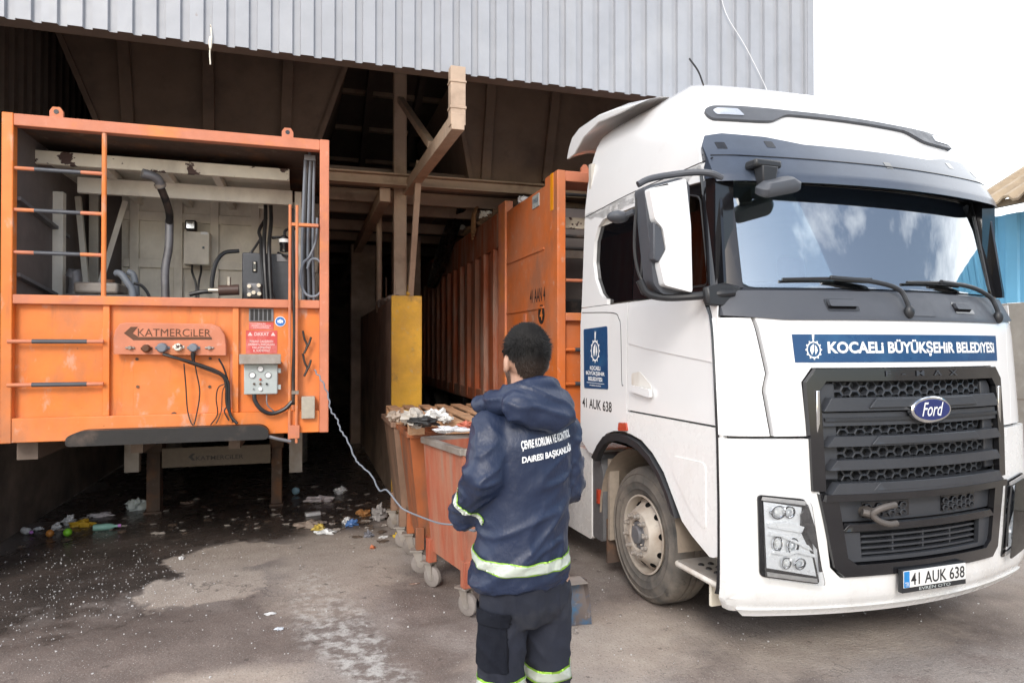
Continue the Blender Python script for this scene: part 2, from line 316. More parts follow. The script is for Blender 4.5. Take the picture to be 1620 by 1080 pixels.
# ================================================================== setting: the ground
def gz(x, y):
    d = x*math.sin(YAW)+y*math.cos(YAW); t = min(1, max(0, (3.75-d)/1.15)); return .18*t*t*(3-2*t)
def gpos(x, y): return Vector((x, y, gz(x, y)))
def ground_ext(m, N, K, p, g, nz, mix, rng, c):
    sp = N.new('ShaderNodeSeparateXYZ'); K(g.outputs['Position'], sp.inputs[0])
    def M(op, a, b=None):
        n = N.new('ShaderNodeMath'); n.operation = op
        for i, v in enumerate((a, b)):
            if v is None: continue
            if hasattr(v, 'is_output'): K(v, n.inputs[i])
            else: n.inputs[i].default_value = v
        return n.outputs[0]
    wob = M('SUBTRACT', nz(1.7, detail=8, off=2.2), .5); wob2 = M('SUBTRACT', nz(5, detail=6, off=5.2), .5)
    def blob(cx, cy, rx, ry, ang=0, amp=1.3, soft=.10):     # 1 inside an uneven patch
        ca, sa = math.cos(ang), math.sin(ang)
        dx = M('SUBTRACT', sp.outputs[0], cx); dy = M('SUBTRACT', sp.outputs[1], cy)
        u = M('ADD', M('MULTIPLY', dx, ca/rx), M('MULTIPLY', dy, sa/rx)); v = M('ADD', M('MULTIPLY', dx, -sa/ry), M('MULTIPLY', dy, ca/ry))
        r = M('SQRT', M('ADD', M('MULTIPLY', u, u), M('MULTIPLY', v, v)))
        r = M('ADD', M('ADD', r, M('MULTIPLY', wob, amp)), M('MULTIPLY', wob2, amp*.6)); return rng(r, 1+soft, 1-soft)
    base = mix(rng(nz(.9, detail=7), .35, .65), (.235, .20, .178), (.33, .288, .258))
    base = mix(rng(nz(3.2, detail=8, off=1), .50, .68, 0, .6), base, (.17, .125, .11))
    base = mix(rng(nz(28, detail=4, off=4), .55, .75, 0, .4), base, (.40, .36, .33))
    base = mix(rng(nz(95, detail=2, off=4), .5, .8, 0, .5), base, (.10, .085, .08))
    # pale worn concrete right of the big puddle and a dusty strip along the right
    sand = mix(rng(nz(6, detail=6), .35, .7), (.38, .315, .26), (.48, .41, .345))
    stain_shade = mix(rng(nz(4, detail=6, off=6), .4, .7), (.115, .087, .074), (.19, .148, .126))
    scuff = mix(rng(nz(11, detail=8, off=3), .44, .60), (.17, .14, .125), (.47, .455, .43))
    for b_, s_, c_ in ((blob(-1.2, 4.95, 1.5, .85, .1, 1.5, .3), .75, stain_shade), (blob(.85, 5.35, .34, .85, .2, 1.7, .35), .8, stain_shade), (blob(.62, 4.25, .30, .5, .2, 1.7, .35), .75, stain_shade),
        (blob(2.9, 4.7, 1.0, .5, .2, 1.6, .4), .7, stain_shade), (blob(4.9, 3.75, 1.2, .55, 0, 1.5, .3), .9, stain_shade), (blob(2.5, 3.55, .3, .6, .9, 1.8, .4), .6, stain_shade), (blob(1.6, 5.6, .8, .5, 0, 1.6, .4), .6, stain_shade), (blob(-2.0, 4.1, 1.2, .3, .1, 1.6, .4), .6, stain_shade),  # dark under the truck bumper is its shadow painted into the floor colour
        (blob(1.95, 4.1, .75, .5, .3, 1.4, .35), .8, sand), (blob(3.3, 3.6, .9, .28, .05, 1.4, .35), .75, sand), (blob(-.5, 4.2, .5, .22, 0, 1.4, .3), .75, sand), (blob(6.5, 3.2, 1.6, 1.2, 0, 1.2, .4), .5, sand),
        (blob(.22, 4.9, .22, 1.35, .2, 2.0, .25), .9, scuff)):
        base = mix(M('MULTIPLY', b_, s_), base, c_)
    # the dark wet floor of the left bay, with its dry sandy island
    wet = mix(rng(nz(2.3, detail=7), .4, .65), (.046, .037, .032), (.09, .070, .060))
    w1 = blob(-2.0, 6.9, 1.25, 1.6, .1, 1.3, .22); w2 = blob(-.6, 9.6, 2.8, 2.5, 0, .8, .12); w3 = blob(-1.5, 5.45, 1.0, .6, .15, 1.4, .4); w4 = M('GREATER_THAN', sp.outputs[1], 11)
    w5 = blob(-.35, 7.75, 1.2, .5, 0, 1.1, .12)
    ww = M('MAXIMUM', M('MAXIMUM', M('MAXIMUM', w1, w2), w5), M('MAXIMUM', M('MULTIPLY', w3, .35), w4))
    dry = M('MAXIMUM', blob(-.78, 5.98, .56, .40, .25, 1.5, .07), blob(-.66, 6.78, .52, .46, -.1, 1.3, .07))
    dry = M('MAXIMUM', dry, M('MULTIPLY', blob(.25, 6.3, .62, 1.1, 0, 1.4, .25), .85))
    ww = M('MULTIPLY', ww, M('SUBTRACT', 1, dry))
    col = mix(M('MULTIPLY', dry, .75), base, sand)
    col = mix(M('MULTIPLY', ww, .95), col, wet)
    # hairline cracks
    vo = N.new('ShaderNodeTexVoronoi'); vo.feature = 'DISTANCE_TO_EDGE'; vo.inputs['Scale'].default_value = .55
    wp = N.new('ShaderNodeVectorMath'); wp.operation = 'MULTIPLY_ADD'; cv = N.new('ShaderNodeCombineXYZ'); K(wob, cv.inputs[0]); K(wob2, cv.inputs[1])
    K(cv.outputs[0], wp.inputs[0]); wp.inputs[1].default_value = (.9, .9, 0); K(g.outputs['Position'], wp.inputs[2]); K(wp.outputs[0], vo.inputs['Vector'])
    col = mix(M('MULTIPLY', rng(vo.outputs['Distance'], .005, .0015), rng(nz(1.1, detail=3, off=8), .5, .62, 0, .6)), col, (.06, .05, .045))
    # grit: dark and pale grains, small oil drips
    col = mix(rng(nz(70, detail=3, off=11), .58, .66, 0, .55), col, (.075, .062, .055))
    col = mix(M('MULTIPLY', rng(nz(110, detail=2, off=13), .62, .68, 0, .6), M('SUBTRACT', 1, M('MULTIPLY', ww, .7))), col, (.50, .46, .42))
    col = mix(rng(nz(8, detail=4, off=17), .66, .70, 0, .6), col, (.07, .055, .048))
    K(col, p.inputs['Base Color'])
    ro = M('SUBTRACT', .82, M('MULTIPLY', ww, .56)); ro = M('ADD', ro, M('MULTIPLY', M('MULTIPLY', wob2, ww), .5)); K(ro, p.inputs['Roughness'])
    b = N.new('ShaderNodeBump'); b.inputs['Distance'].default_value = .012; K(M('SUBTRACT', .75, M('MULTIPLY', ww, .62)), b.inputs['Strength'])
    K(M('ADD', nz(45, detail=6), nz(7, detail=5)), b.inputs['Height']); K(b.outputs[0], p.inputs['Normal'])
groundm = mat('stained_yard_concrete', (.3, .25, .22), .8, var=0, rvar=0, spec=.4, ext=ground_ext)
xs = [-900, -200, -60, -20, -8]+[-6+.25*i for i in range(61)]+[12, 25, 60, 200, 900]
ys = [-900, -200, -60, -20, -8]+[-4+.2*i for i in range(86)]+[16, 25, 60, 200, 900]
mb = MB(); mb.add([(x, y, gz(x, y)+(.006*noise.noise((x*1.3, y*1.3, 0)) if abs(x) < 12 and abs(y) < 14 else 0)) for y in ys for x in xs],
    [(j*len(xs)+i, j*len(xs)+i+1, (j+1)*len(xs)+i+1, (j+1)*len(xs)+i) for j in range(len(ys)-1) for i in range(len(xs)-1)])
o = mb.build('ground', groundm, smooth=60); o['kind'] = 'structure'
# ================================================================== the transfer station building
FY = 6.2                                  # plane of the cladding
bld = thing('transfer_station', 'open fronted shed with grey corrugated cladding above two dark loading bays', 'building', (1.2, FY, 0))
def clad_profile(x0, x1, per=.18, dep=.034):
    out = []; x = x0
    while x < x1:
        out += [(x, 0), (x+per*.60, 0), (x+per*.64, dep), (x+per*.96, dep)]; x += per
    out.append((x1, 0)); return [q for q in out if q[0] <= x1]
pr = clad_profile(-3.3, 5.40); mb = MB()
zb = lambda x: lerp_tab([(-3.3, 4.57), (0, 4.55), (3.4, 4.565), (5.4, 4.62)], x)
n = len(pr); vs = []
for (x, d) in pr: vs += [(x, FY+d, zb(x)), (x+(.03 if x > 5.35 else 0), FY+d, 9.2), (x, FY+d+.004, zb(x)), (x, FY+d+.004, 9.2)]
mb.add(vs, [(4*i, 4*i+4, 4*i+5, 4*i+1) for i in range(n-1)]+[(4*i+2, 4*i+3, 4*i+7, 4*i+6) for i in range(n-1)]+[(4*i, 4*i+2, 4*i+6, 4*i+4) for i in range(n-1)])
mb.build('facade_cladding', cladm, bld, smooth=0)
mb = MB(); mb.box((5.36, FY-.012, 4.62), (5.445, FY+.12, 9.2)); mb.build('corner_trim', cladm, bld)
mb = MB(); mb.box((5.38, FY+.13, 0), (5.44, 24, 9.2)); mb.build('end_wall', cladm, bld)
mb = MB(); mb.box((-3.35, FY+.04, 4.60), (5.37, FY+.10, 4.72)); mb.box((-3.35, FY+.10, 4.60), (5.37, FY+.28, 4.66)); mb.box((-3.35, FY+.3, 4.66), (5.37, FY+.36, 5.0)); mb.build('header_beam', darksteel, bld, bevel=.006)
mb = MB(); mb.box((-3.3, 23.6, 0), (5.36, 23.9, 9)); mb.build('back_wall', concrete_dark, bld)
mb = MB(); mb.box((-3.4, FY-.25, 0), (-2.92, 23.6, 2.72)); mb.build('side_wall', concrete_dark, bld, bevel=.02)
mb = MB(); pp = []
y = FY+.05
while y < 23.5: pp += [(-3.02, y), (-3.02, y+.1), (-2.97, y+.12), (-2.97, y+.22)]; y += .24
mb.add([(x, y, z) for (x, y) in pp for z in (2.72, 9)], [(2*i, 2*i+2, 2*i+3, 2*i+1) for i in range(len(pp)-1)]); mb.box((-3.3, FY+.3, 2.73), (-3.06, 23.5, 9)); mb.build('side_cladding', darksteel, bld, smooth=0)
mb = MB(); mb.add([(-3.4, FY, 9.2), (5.45, FY, 9.2), (5.45, 24, 7.2), (-3.4, 24, 7.2), (-3.4, FY, 9.3), (5.45, FY, 9.3), (5.45, 24, 7.3), (-3.4, 24, 7.3)], [(0, 1, 2, 3), (4, 5, 6, 7), (0, 1, 5, 4), (1, 2, 6, 5), (2, 3, 7, 6), (3, 0, 4, 7)]); mb.build('roof', darksteel, bld)
# inner tipping deck: front edge beam, joists, slab
zt, z0 = onY(560, 272, 8.85).z, onY(560, 291, 8.85).z
mb = MB(); mb.box((-2.95, 8.82, z0+.02), (5.36, 8.86, zt-.025)); mb.box((-2.95, 8.74, zt-.022), (5.36, 8.92, zt)); mb.box((-2.95, 8.74, z0), (5.36, 8.92, z0+.022)); mb.build('deck_edge_beam', beige, bld, bevel=.004)
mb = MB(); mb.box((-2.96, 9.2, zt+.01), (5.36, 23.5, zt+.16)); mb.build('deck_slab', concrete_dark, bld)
for i, yj in enumerate((9.75, 10.7, 12.2, 13.5, 15.2, 17.5)):
    mb = MB(); mb.box((-2.95, yj, z0-.02+.02*(i % 2)), (5.35, yj+.1, zt)); mb.build('deck_joist', beige if i < 4 else darksteel, bld, bevel=.004)
mb = MB(); mb.beam((.98, 8.95, z0-.09), (.98, 20, z0-.09), .14, .18); mb.build('deck_girder', beige, bld, bevel=.004)
# sloping inner roof deck seen between the hoppers
mb = MB(); mb.add([(-2.95, 8.6, 7.4), (5.36, 8.6, 7.4), (5.36, 14, 4.9), (-2.95, 14, 4.9)], [(0, 1, 2, 3)]); mb.add([(-2.95, 8.6, 7.46), (5.36, 8.6, 7.46), (5.36, 14, 4.96), (-2.95, 14, 4.96)], [(0, 1, 2, 3)]); mb.build('inner_roof_sheet', darksteel, bld)
for k in range(7):
    t = k/6; mb = MB(); yy, zz = 8.9+t*4.6, 7.22-t*2.12; mb.box((-2.94, yy, zz-.05), (5.35, yy+.09, zz+.02)); mb.build('purlin', beige, bld)
for xx in (-2.5, .32, .95, 1.75):
    mb = MB(); mb.beam((xx, 8.5, 7.22), (xx, 13.9, 4.72), .10, .16); mb.build('rafter', darksteel, bld)
# the two hoppers
def hopper(pxs, ribs, Y):
    q = [onY(x, y, Y) for x, y in pxs]; mb = MB(); mb.prism([(p.x, Y, p.z) for p in q], (0, .02, 0))
    b = [Vector((p.x*.98+.02*q[0].x, Y+3.2, p.z)) for p in q]
    for i in range(4):
        j = (i+1) % 4
        if i in (1, 3): mb.add([q[i]+Vector((0, .02, 0)), q[j]+Vector((0, .02, 0)), b[j], b[i]], [(0, 1, 2, 3)])
    h = mb.build('hopper', hopperm, bld, smooth=0)
    for (xa, ya, xb, yb) in ribs:
        a, c = onY(xa, ya, Y), onY(xb, yb, Y); m2 = MB(); m2.beam((a.x, Y-.045, a.z), (c.x, Y-.045, c.z), .13, .085, up=(0, -1, 0)); m2.build('rib', hopperm, h, bevel=.006)
    for p, r in ((q[1], q[2]), (q[0], q[3])):
        m2 = MB(); m2.beam((p.x, Y-.03, p.z), (r.x, Y-.03, r.z), .06, .05, up=(0, -1, 0)); m2.build('edge_flange', hopperm, h)
hopper([(88, 40), (552, 92), (480, 290), (196, 290)], [(196, 60, 210, 290), (330, 70, 332, 290), (457, 90, 449, 290)], 8.95)
hopper([(716, 125), (1050, 160), (1010, 300), (745, 290)], [(776, 135, 766, 290), (878, 145, 862, 290)], 8.95)
# steel column with its brackets standing on the partition
XC = 1.2
cb, ct = onX(632, 462, XC), onX(636, 105, XC)
YCO = cb.y
mb = MB(); mb.box((XC-.085, YCO-.07, 2.60), (XC-.065, YCO+.07, 6.4)); mb.box((XC+.065, YCO-.07, 2.60), (XC+.085, YCO+.07, 6.4)); mb.box((XC-.065, YCO-.008, 2.60), (XC+.065, YCO+.008, 6.4)); mb.box((XC-.0645, YCO-.068, 2.60), (XC+.0645, YCO-.05, 6.38)); mb.build('column', beige, bld, bevel=.004)
p = [onX(704, 108, XC), onX(704, 188, XC), onX(641, 284, XC)]
p[0].y = p[1].y = FY-.14; zbr = onY(704, 190, FY-.14).z; p[1].z = zbr; p[0].z = onY(704, 106, FY-.14).z
mb = MB(); mb.box((XC+.05, p[1].y-.055, zbr-.05), (XC+.19, p[1].y+.055, p[0].z)); mb.box((XC+.042, p[1].y-.063, zbr+.34), (XC+.198, p[1].y+.063, zbr+.36)); mb.box((XC+.042, p[1].y-.063, zbr+.10), (XC+.198, p[1].y+.063, zbr+.125)); mb.build('hanger_post', beige, bld, bevel=.004)
mb = MB(); mb.beam((XC+.118, p[1].y-.06, zbr-.02), (XC+.1, YCO-.06, p[2].z-.02), .12, .15); mb.build('bracket_beam', beige, bld, bevel=.004)
a, b = onX(659, 466, XC+.13), onX(665, 252, XC+.13); mb = MB(); mb.beam((XC+.13, YCO-.1, 2.6), (XC+.12, b.y, b.z-.02), .075, .075); mb.build('brace', beige, bld, bevel=.004)
a, b = onX(645, 160, XC), onX(668, 228, XC); mb = MB(); mb.beam((XC, YCO-.06, onX(640, 140, XC).z), (XC+.1, b.y, b.z), .08, .08); mb.build('brace', beige, bld, bevel=.004)
mb = MB(); q = onY(600, 340, 10.6); mb.cyl((q.x, 10.6, 2.5), (q.x, 10.6, z0), .045, n=12); mb.build('prop_post', beige, bld)
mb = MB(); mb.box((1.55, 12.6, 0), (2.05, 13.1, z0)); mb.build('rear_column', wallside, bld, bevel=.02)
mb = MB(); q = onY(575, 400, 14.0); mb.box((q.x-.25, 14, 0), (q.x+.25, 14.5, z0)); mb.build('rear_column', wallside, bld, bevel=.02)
mb = MB(); q = onY(757, 345, 13); mb.box((q.x-.12, 13, 2.0), (q.x+.3, 13.3, z0)); mb.build('rear_column', beige, bld, bevel=.02)
# loose wire down the cladding
mb = MB(); mb.tube([onY(1134, -40, FY-.02), onY(1148, 20, FY-.03), onY(1180, 75, FY-.035), onY(1213, 142, FY-.03), onY(1222, 175, FY-.02)], .004, 6); tag(mb.build('hanging_wire', letterw), 'thin white wire hanging slantwise down the grey cladding', 'wire')
mb = MB(); q = onY(333, 58, FY-.01); mb.tube([q+Vector((0, 0, .1)), q+Vector((.01, -.01, -.02)), q+Vector((-.005, 0, -.13)), q+Vector((0, 0, -.24))], .006, 6); mb.ball(q+Vector((0, -.01, -.06)), (.014, .012, .06)); tag(mb.build('hanging_rag', cream), 'pale shred of rag dangling from the cladding edge above the left trailer', 'rag')
# partition wall with the yellow nose
pw = thing('partition_wall', 'low grimy concrete partition wall with a yellow painted end between the bays', 'wall', (1.24, 10, 0))
PY0 = 8.72; a, b = onY(620, 467, PY0), onY(667, 467, PY0); zw = a.z
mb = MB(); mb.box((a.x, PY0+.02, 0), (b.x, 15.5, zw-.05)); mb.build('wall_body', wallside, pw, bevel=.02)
mb = MB(); mb.box((a.x-.006, PY0, 0), (b.x+.006, PY0+.03, zw)); mb.build('yellow_end', yellowm, pw, bevel=.012)
mb = MB(); mb.tube([(a.x+.25, 9.0, zw-.05), (a.x+.25, 9.0, zw+.16)], .008, 6); mb.ball((a.x+.25, 9.0, zw+.05), (.03, .03, .03)); mb.build('anchor_rod', yellowm, pw)
mb = MB(); q = onY(611, 440, 9.9); mb.tube([(q.x, 9.9, zw-.1), (q.x, 9.9, zw+.35)], .012, 6); mb.build('rebar_stub', rustdark, pw)
def crumple(c, r, seed, flat=1, nu=14, nv=9, rough=.55):
    mb = MB(); mb.ball((0, 0, 0), r, nu=nu, nv=nv); rr = r if hasattr(r, '__len__') else (r, r, r); k = 2.2/max(rr)
    out = []
    for v in mb.v:
        v = Vector(v); q = v*k+Vector((seed*3.1, seed*1.7, 0)); s = 1+rough*noise.noise(q)+rough*.7*noise.noise(q*2.7)
        v = v*s; v.z *= flat; out.append(v+Vector(c))
    mb.v = out; return mb
mb = MB()
for k in range(26):
    f = random.random(); yy = 8.9+f*2.2; xx = a.x+.02+random.random()*.16; s = .03+.07*random.random()
    c = crumple((xx, yy, zw-.03+s*.3), (s, s*1.1, s*.7), k, nu=8, nv=6); mb.add(c.v, c.f)
tag(mb.build('rubble_heap', sheet('grey_rubble', (.25, .2, .17), .9), smooth=0), 'heap of grey rubble and scraps on top of the partition wall', 'rubble', kind='stuff')
# ================================================================== right hand background
XW = 9.0
zc = onX(1590, 480, XW).z; ztop = onX(1590, 337, XW).z
mb = MB(); mb.box((XW, -3, 0), (XW+.3, 20, zc)); o = mb.build('yard_wall', concrete, bevel=.01); tag(o, 'grey concrete yard wall at the right behind the truck', 'wall')
for yj in (2.5, 5.0, 7.5, 10):
    m2 = MB(); m2.box((XW-.004, yj, .02), (XW+.02, yj+.012, zc-.01)); m2.build('panel_joint', concrete_dark, o)
m2 = MB(); m2.box((XW-.004, -2.9, 1.27), (XW+.02, 19.9, 1.282)); m2.build('panel_joint', concrete_dark, o)
mb = MB(); pp = []; y = -3
while y < 20: pp += [(XW+.10, y), (XW+.10, y+.16), (XW+.125, y+.18), (XW+.125, y+.28)]; y += .3
mb.add([(x, y, z) for x, y in pp for z in (zc+.01, ztop)]+[(x+.03, y, z) for x, y in pp for z in (zc+.01, ztop)], [(2*i, 2*i+2, 2*i+3, 2*i+1) for i in range(len(pp)-1)]+[(2*i+2*len(pp), 2*i+2+2*len(pp), 2*i+3+2*len(pp), 2*i+1+2*len(pp)) for i in range(len(pp)-1)]+[(2*i+1, 2*i+3, 2*i+3+2*len(pp), 2*i+1+2*len(pp)) for i in range(len(pp)-1)])
tag(mb.build('sheet_fence', bluewall, smooth=0), 'bright blue sheet metal fence standing on the concrete wall', 'fence')
cn = thing('canopy', 'weathered brown corrugated canopy roof jutting in at the right above the blue fence', 'canopy', (9.3, 6.5, 4))
A, B, Cc, D_ = onX(1548, 337, 8.7), onX(1640, 327, 8.7), onX(1640, 258, 9.6), onX(1545, 292, 9.6)
zlo, zhi = A.z, D_.z; y0c, y1c = 4.2, A.y
mb = MB(); nn = 40; vs = []
for i in range(nn+1):
    yy = y0c+(y1c-y0c)*i/nn; w = .03*(1 if (i//2) % 2 else -1)
    vs += [(8.35, yy, zlo+.02+w), (10.6, yy, zlo+1.25+w), (8.35, yy, zlo+.05+w), (10.6, yy, zlo+1.28+w)]
mb.add(vs, [(4*i, 4*i+1, 4*i+5, 4*i+4) for i in range(nn)]+[(4*i+2, 4*i+3, 4*i+7, 4*i+6) for i in range(nn)]+[(4*i, 4*i+2, 4*i+6, 4*i+4) for i in range(nn)]+[(4*i+1, 4*i+3, 4*i+7, 4*i+5) for i in range(nn)]); mb.build('roof_sheet', canopym, cn, smooth=0)
for t in (.06, .5, .95):
    m2 = MB(); m2.box((8.35+t*2.25-.04, y0c, zlo-.10+t*1.23), (8.35+t*2.25+.04, y1c, zlo-.02+t*1.23)); m2.build('batten', canopym, cn)
for yy in (4.4, y1c-.2):
    m2 = MB(); m2.box((9.9, yy-.05, 0), (10.0, yy+.05, zlo+.75)); m2.build('post', rustdark, cn)
# ================================================================== left compactor trailer
CY = 6.3
def q3(x, y, dY=0): return onY(x, y, CY+dY)
tl, tr, bl, br = q3(2, 179), q3(521, 219), q3(1, 705), q3(521, 681)
XL, XR, ZT, ZB = tl.x, tr.x, (tl.z+tr.z)/2, (bl.z+br.z)/2
ZM = (q3(20, 472).z+q3(505, 481).z)/2     # middle rail
t1 = thing('compactor_trailer', 'orange refuse compactor trailer with open engine bay parked in the left bay', 'trailer', ((XL+XR)/2, CY, 0))
PW = .082
for x0, x1 in ((XL, XL+PW), (XR-PW, XR)):
    mb = MB(); mb.box((x0, CY, ZB), (x1, CY+.09, ZT)); mb.build('corner_post', salmon if x0 > XL else orange, t1, bevel=.008)
mb = MB(); mb.box((XL+PW, CY+.004, ZT-.10), (XR-PW, CY+.09, ZT-.004)); mb.build('top_rail', salmon, t1, bevel=.006)
mb = MB(); mb.box((XL+PW, CY+.004, ZM-.04), (XR-PW, CY+.10, ZM+.035)); mb.build('middle_rail', salmon, t1, bevel=.006)
mb = MB(); mb.box((XL+PW, CY+.004, ZB+.004), (XR-PW, CY+.12, ZB+.20)); mb.build('bottom_rail', orange, t1, bevel=.006)
mb = MB(); mb.box((XL+PW, CY+.07, ZB+.20), (XR-PW, CY+.09, ZM-.04)); mb.build('front_panel', orange, t1)
for x in (166, 372):
    mb = MB(); c = q3(x, 570).x; mb.box((c-.025, CY+.03, ZB+.2), (c+.025, CY+.07, ZM-.04)); mb.build('panel_stiffener', orange, t1, bevel=.004)
mb = MB(); a, b = q3(208, 560), q3(362, 664); mb.box((a.x, CY+.064, b.z), (b.x, CY+.07, a.z)); mb.build('access_plate', orange, t1, bevel=.003)
# boltheads on the access plate
for x, y in ((214, 568), (331, 567), (215, 612), (330, 612), (215, 659)):
    mb = MB(); c = q3(x, y); mb.cyl((c.x, CY+.064, c.z), (c.x, CY+.054, c.z), .013, n=6); mb.build('bolt', rustdark, t1, smooth=0)
mb = MB(); c = q3(273, 657); mb.cyl((c.x, CY+.066, c.z), (c.x, CY+.055, c.z), .025, n=10); mb.build('drain_plug', rustdark, t1)
# shell behind
mb = MB(); mb.box((XL+.012, CY+.09, ZB+.01), (XL+.05, 15, ZT-.01)); mb.build('side_wall', darkinside, t1)
mb = MB(); mb.box((XR-.05, CY+.09, ZB+.01), (XR-.012, 15, ZT-.01)); mb.build('side_wall', orange_side, t1)
mb = MB(); mb.box((XL+.05, CY+.09, ZT-.06), (XR-.05, 15, ZT-.02)); mb.build('roof_plate', rustdark, t1)
mb = MB(); mb.box((XL+.05, CY+.10, ZM-.12), (XR-.05, 15, ZM-.05)); mb.build('floor_plate', darkinside, t1)
mb = MB(); mb.box((XL+.05, CY+2.1, ZM-.05), (XR-.05, CY+2.16, ZT-.06)); mb.build('bulkhead', darkinside, t1)
for (x0, y0, x1, y1) in ((19, 313, 84, 358), (17, 434, 84, 464)):
    a, b = q3(x0, y0, .1), q3(x1, y1, 1.0); mb = MB(); mb.beam((XL+.075, CY+.1, a.z), (XL+.075, CY+1.3, b.z-.05), .05, .03); mb.build('side_brace', greysteel, t1)
for x, y0, y1 in ((89, 172, 188), (455, 203, 215)):
    a = q3(x, y1, .03); mb = MB(); w = .05
    mb.prism([(a.x-w, CY+.03, ZT-.02), (a.x-w, CY+.03, ZT+.05), (a.x-w*.55, CY+.03, ZT+.085), (a.x+w*.55, CY+.03, ZT+.085), (a.x+w, CY+.03, ZT+.05), (a.x+w, CY+.03, ZT-.02)], (0, .03, 0))
    o = mb.build('lifting_lug', salmon, t1, bevel=.004); mb = MB(); mb.cyl((a.x, CY+.027, ZT+.045), (a.x, CY+.063, ZT+.045), .019, n=14); mb.build('lug_hole', glossblk, o)
# ladder
lx_ = q3(163, 330).x
mb = MB(); mb.cyl((lx_, CY+.03, ZM), (lx_, CY+.03, ZT-.06), .019, n=10); mb.build('ladder_rail', orange, t1)
for y0, y1 in ((265, 273), (330, 338), (398, 403)):
    z = (q3(20, y0).z+q3(160, y1).z)/2; mb = MB(); mb.cyl((XL+PW-.01, CY+.03, z), (lx_, CY+.03, z), .016, n=10); o = mb.build('rung', salmon, t1)
    mb = MB(); mb.cyl((XL+PW+.14, CY+.03, z), (lx_-.17, CY+.03, z), .0172, n=10); mb.build('rung_grip', plastic, o)
for y0, y1 in ((540, 540), (609, 607)):
    z = (q3(20, y0).z+q3(160, y1).z)/2; mb = MB(); mb.cyl((XL+PW-.03, CY+.0, z), (lx_+.01, CY+.0, z), .016, n=10); o = mb.build('rung', salmon, t1)
    mb = MB(); mb.cyl((XL+PW+.14, CY, z), (lx_-.11, CY, z), .0185, n=10); mb.build('rung_grip', plastic, o)
# cream engine housing
d0 = .55
a, b, c, d = q3(45, 236, d0), q3(458, 262, d0), q3(458, 286, d0), q3(52, 259, d0)
mb = MB(); mb.prism([(a.x, CY+d0, a.z), (b.x, CY+d0, a.z-.005), (b.x, CY+d0, c.z), (a.x+.045, CY+d0, c.z)], (0, .05, 0)); o = mb.build('canopy_fascia', cream, t1, bevel=.006)
zc1 = c.z
mb = MB(); mb.box((a.x+.02, CY+d0+.05, zc1+.08), (b.x-.01, CY+2.05, zc1+.11)); mb.build('canopy_sheet', creamdull, t1)
zi = q3(200, 300, 1.0).z
mb = MB(); mb.box((a.x+.25, CY+.98, zi-.06), (b.x+.02, CY+1.04, zi+.09)); mb.build('canopy_crossbeam', creamdull, t1, bevel=.005)
for x in (.55, 1.05, 1.5):
    mb = MB(); mb.beam((a.x+x, CY+d0+.06, zc1+.045), (a.x+x+.03, CY+2.03, zc1-.02), .07, .07); mb.build('canopy_rib', creamdull, t1, bevel=.004)
bk = 1.95
mb = MB(); mb.box((XL+.40, CY+bk, ZM-.05), (XR-.06, CY+bk+.04, zc1+.08)); mb.build('back_panel', creamdull, t1)
for x in (150, 214, 283, 340, 404):
    c0 = q3(x, 380, bk); mb = MB(); mb.box((c0.x-.045, CY+bk-.05, ZM-.05), (c0.x+.045, CY+bk, zc1+.07)); mb.build('back_rib', creamdull, t1, bevel=.004)
for y in (345, 418):
    c0 = q3(280, y, bk); mb = MB(); mb.box((XL+.42, CY+bk-.04, c0.z-.05), (XR-.07, CY+bk-.002, c0.z+.05)); mb.build('back_rail', creamdull, t1, bevel=.004)
c0 = q3(92, 380, 1.0); mb = MB(); mb.box((c0.x-.045, CY+.98, ZM-.05), (c0.x+.045, CY+1.07, zi-.06)); mb.build('housing_post', creamdull, t1, bevel=.005)
mb = MB(); mb.beam((c0.x+.12, CY+1.5, ZM), (c0.x+.02, CY+1.5, zi), .05, .05); mb.beam((c0.x+.15, CY+1.5, ZM), (c0.x+.42, CY+1.6, zi), .05, .05); mb.build('housing_brace', creamdull, t1)
c0 = q3(473, 300, 1.2); mb = MB(); mb.box((c0.x-.04, CY+1.0, ZM-.05), (c0.x+.03, CY+1.08, zc1)); mb.build('housing_post', creamdull, t1, bevel=.005)
# engine
e0, e1 = q3(108, 466, .7), q3(182, 433, .7)
mb = MB(); mb.box((e0.x-.06, CY+.72, ZM-.05), (e1.x+.22, CY+1.45, ZM+.10)); o = mb.build('engine', sheet('engine_block_grey', (.14, .13, .12), .6), t1, bevel=.02)
mb = MB(); mb.box((e0.x+.03, CY+.72, ZM+.105), (e1.x+.02, CY+1.1, ZM+.21)); mb.build('valve_cover', galv, o, bevel=.025, seg=3)
mb = MB(); mb.cyl((e1.x-.10, CY+.9, ZM+.21), (e1.x-.10, CY+.9, ZM+.25), .05); mb.build('filler_cap', rustdark, o)
mb = MB(); mb.tube([q3(113, 436, .9)+Vector((0, 0, -.02)), q3(118, 431, .9), q3(120, 448, .9), q3(118, 466, .9)], .055, 12); mb.build('intake_elbow', greysteel, o)
mb = MB(); mb.tube([q3(184, 432, .75), q3(192, 434, .72), q3(201, 446, .70), q3(209, 458, .70), q3(211, 475, .70)], .032, 12); mb.build('coolant_pipe', bluehose, o)
mb = MB(); mb.tube([q3(202, 430, .95), q3(210, 434, .95), q3(214, 448, .95), q3(216, 470, .95)], .03, 10); mb.build('coolant_pipe', bluehose, o)
mb = MB(); mb.tube([q3(212, 448, .8), q3(224, 452, .8), q3(234, 464, .8), q3(238, 478, .8)], .014, 8); mb.build('fuel_hose', rubberhose, o)
